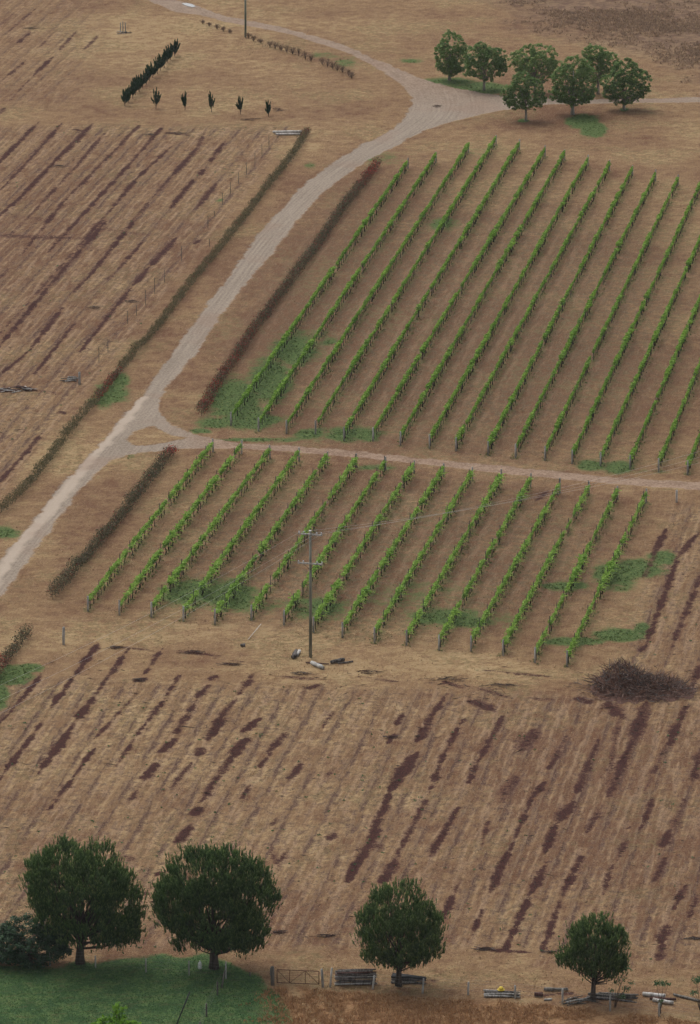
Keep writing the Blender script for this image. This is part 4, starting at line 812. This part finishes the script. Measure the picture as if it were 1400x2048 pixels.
fence([(660,1973,37,4),(745,1977,26,4),(845,1986,29,2),(936,1989,25,1),(1030,1996,25,0),(1125,2007,29,0),(1220,2021,32,0),(1318,2032,26,0),(1420,2046,26,0)], 'wire fence with grey posts from the gate to the right edge', 'post', .08)
gp = G(548,1968); gq = G(643,1972); gd = gq - gp; GL = np.linalg.norm(gd); grz = math.atan2(gd[1], gd[0])
post((545,1969), 36, .15, 'darkpost', 'stout dark gate post at the left of the steel gate', 'gate_post', 'gate post')
post((646,1973), 35, .1, 'post', 'grey gate post at the right of the steel gate', 'gate_post', 'gate post', lean=-.1)
gate = thing('farm_gate', gp, grz, 'closed rusty steel field gate with diagonal braces', 'gate'); gh = hgt(1968, 29)
m = MB()
for z in (.14, gh): m.tube([(.25, 0, z), (GL - .2, 0, z)], .035, 6)
for x in (.25, GL - .2): m.tube([(x, 0, .14), (x, 0, gh)], .035, 6)
m.build('gate_frame', M['rust'], gate)
for a_, b_ in (((.33), (.33)), ((.66), (.66))):
    q = MB(); q.tube([(GL * a_, 0, .14), (GL * b_, 0, gh)], .028, 6); q.build('bar', M['rust'], gate)
for (x0, z0, x1, z1) in ((.25, gh, GL * .33, .14), (GL * .33, .14, GL * .66, gh), (GL * .66, gh, GL - .2, .14)):
    q = MB(); q.tube([(x0, 0, z0), (x1, 0, z1)], .022, 6); q.build('brace', M['rust'], gate)
q = MB()
for z in np.linspace(.3, gh - .15, 6): q.tube([(.25, 0, z), (GL - .2, 0, z)], .006, 3)
q.build('mesh_wire', M['rust'], gate)
fence([(500,1952,8,0),(541,1950,14,0)], 'short broken rail left of the gate', 'log', .05, (.3,))
# leaning dark pole in the grass and the hung white container
A_ = G(352,2052); m = MB(); m.tube([(0, 0, 0), tuple(V3(28 / S(352,2052), .2, hgt(2052, 66)))], .055, 7); o = link('leaning_pole', m.mesh('leaning_pole'), M['black']); o.location = tuple(A_); tag(o, 'thin dark pole leaning in the green grass at the bottom', 'pole')
m = MB(); m.tube([(0, 0, 0), (0, 0, .05), (0, 0, .42), (0, 0, .52), (0, 0, .56), (0, 0, .66)], [.13, .16, .15, .11, .05, .05], 12)
o = link('container', m.mesh('container'), M['white']); p = G(400,1940); o.location = (p[0], p[1], .12); tag(o, 'white plastic container upright in grass beside the big round pine trunk', 'container')
pm = MB(); c0 = G(377, 10); pts = [(-1.05, .9), (-.4, 1.5), (.5, .6), (1.1, -1.2), (.6, -1.7), (-.3, -.6)]
pm.add([(x, y, z) for z in (-.06, .03) for x, y in pts], [tuple(range(6, 12))] + [(i, (i + 1) % 6, (i + 1) % 6 + 6, i + 6) for i in range(6)])
o = link('puddle', pm.mesh('puddle', False), flat('still_water', (.32, .32, .31), .08, 0, .9)); o.location = tuple(c0); o['kind'] = 'structure' 

hz = MB(); hz.box((0, 400, 80), (17000, 17000, 170)); hm = bpy.data.materials.new('haze'); hm.use_nodes = True; ht_ = hm.node_tree; ht_.nodes.clear()
ho = ht_.nodes.new('ShaderNodeOutputMaterial'); hv = ht_.nodes.new('ShaderNodeVolumePrincipled'); hv.inputs['Density'].default_value = .00004; hv.inputs['Color'].default_value = (.86, .89, .93, 1)
ht_.links.new(hv.outputs[0], ho.inputs['Volume']); o = hz.build('haze', hm, None, False); tag(o, 'thin pale haze over the whole valley', kind='stuff')
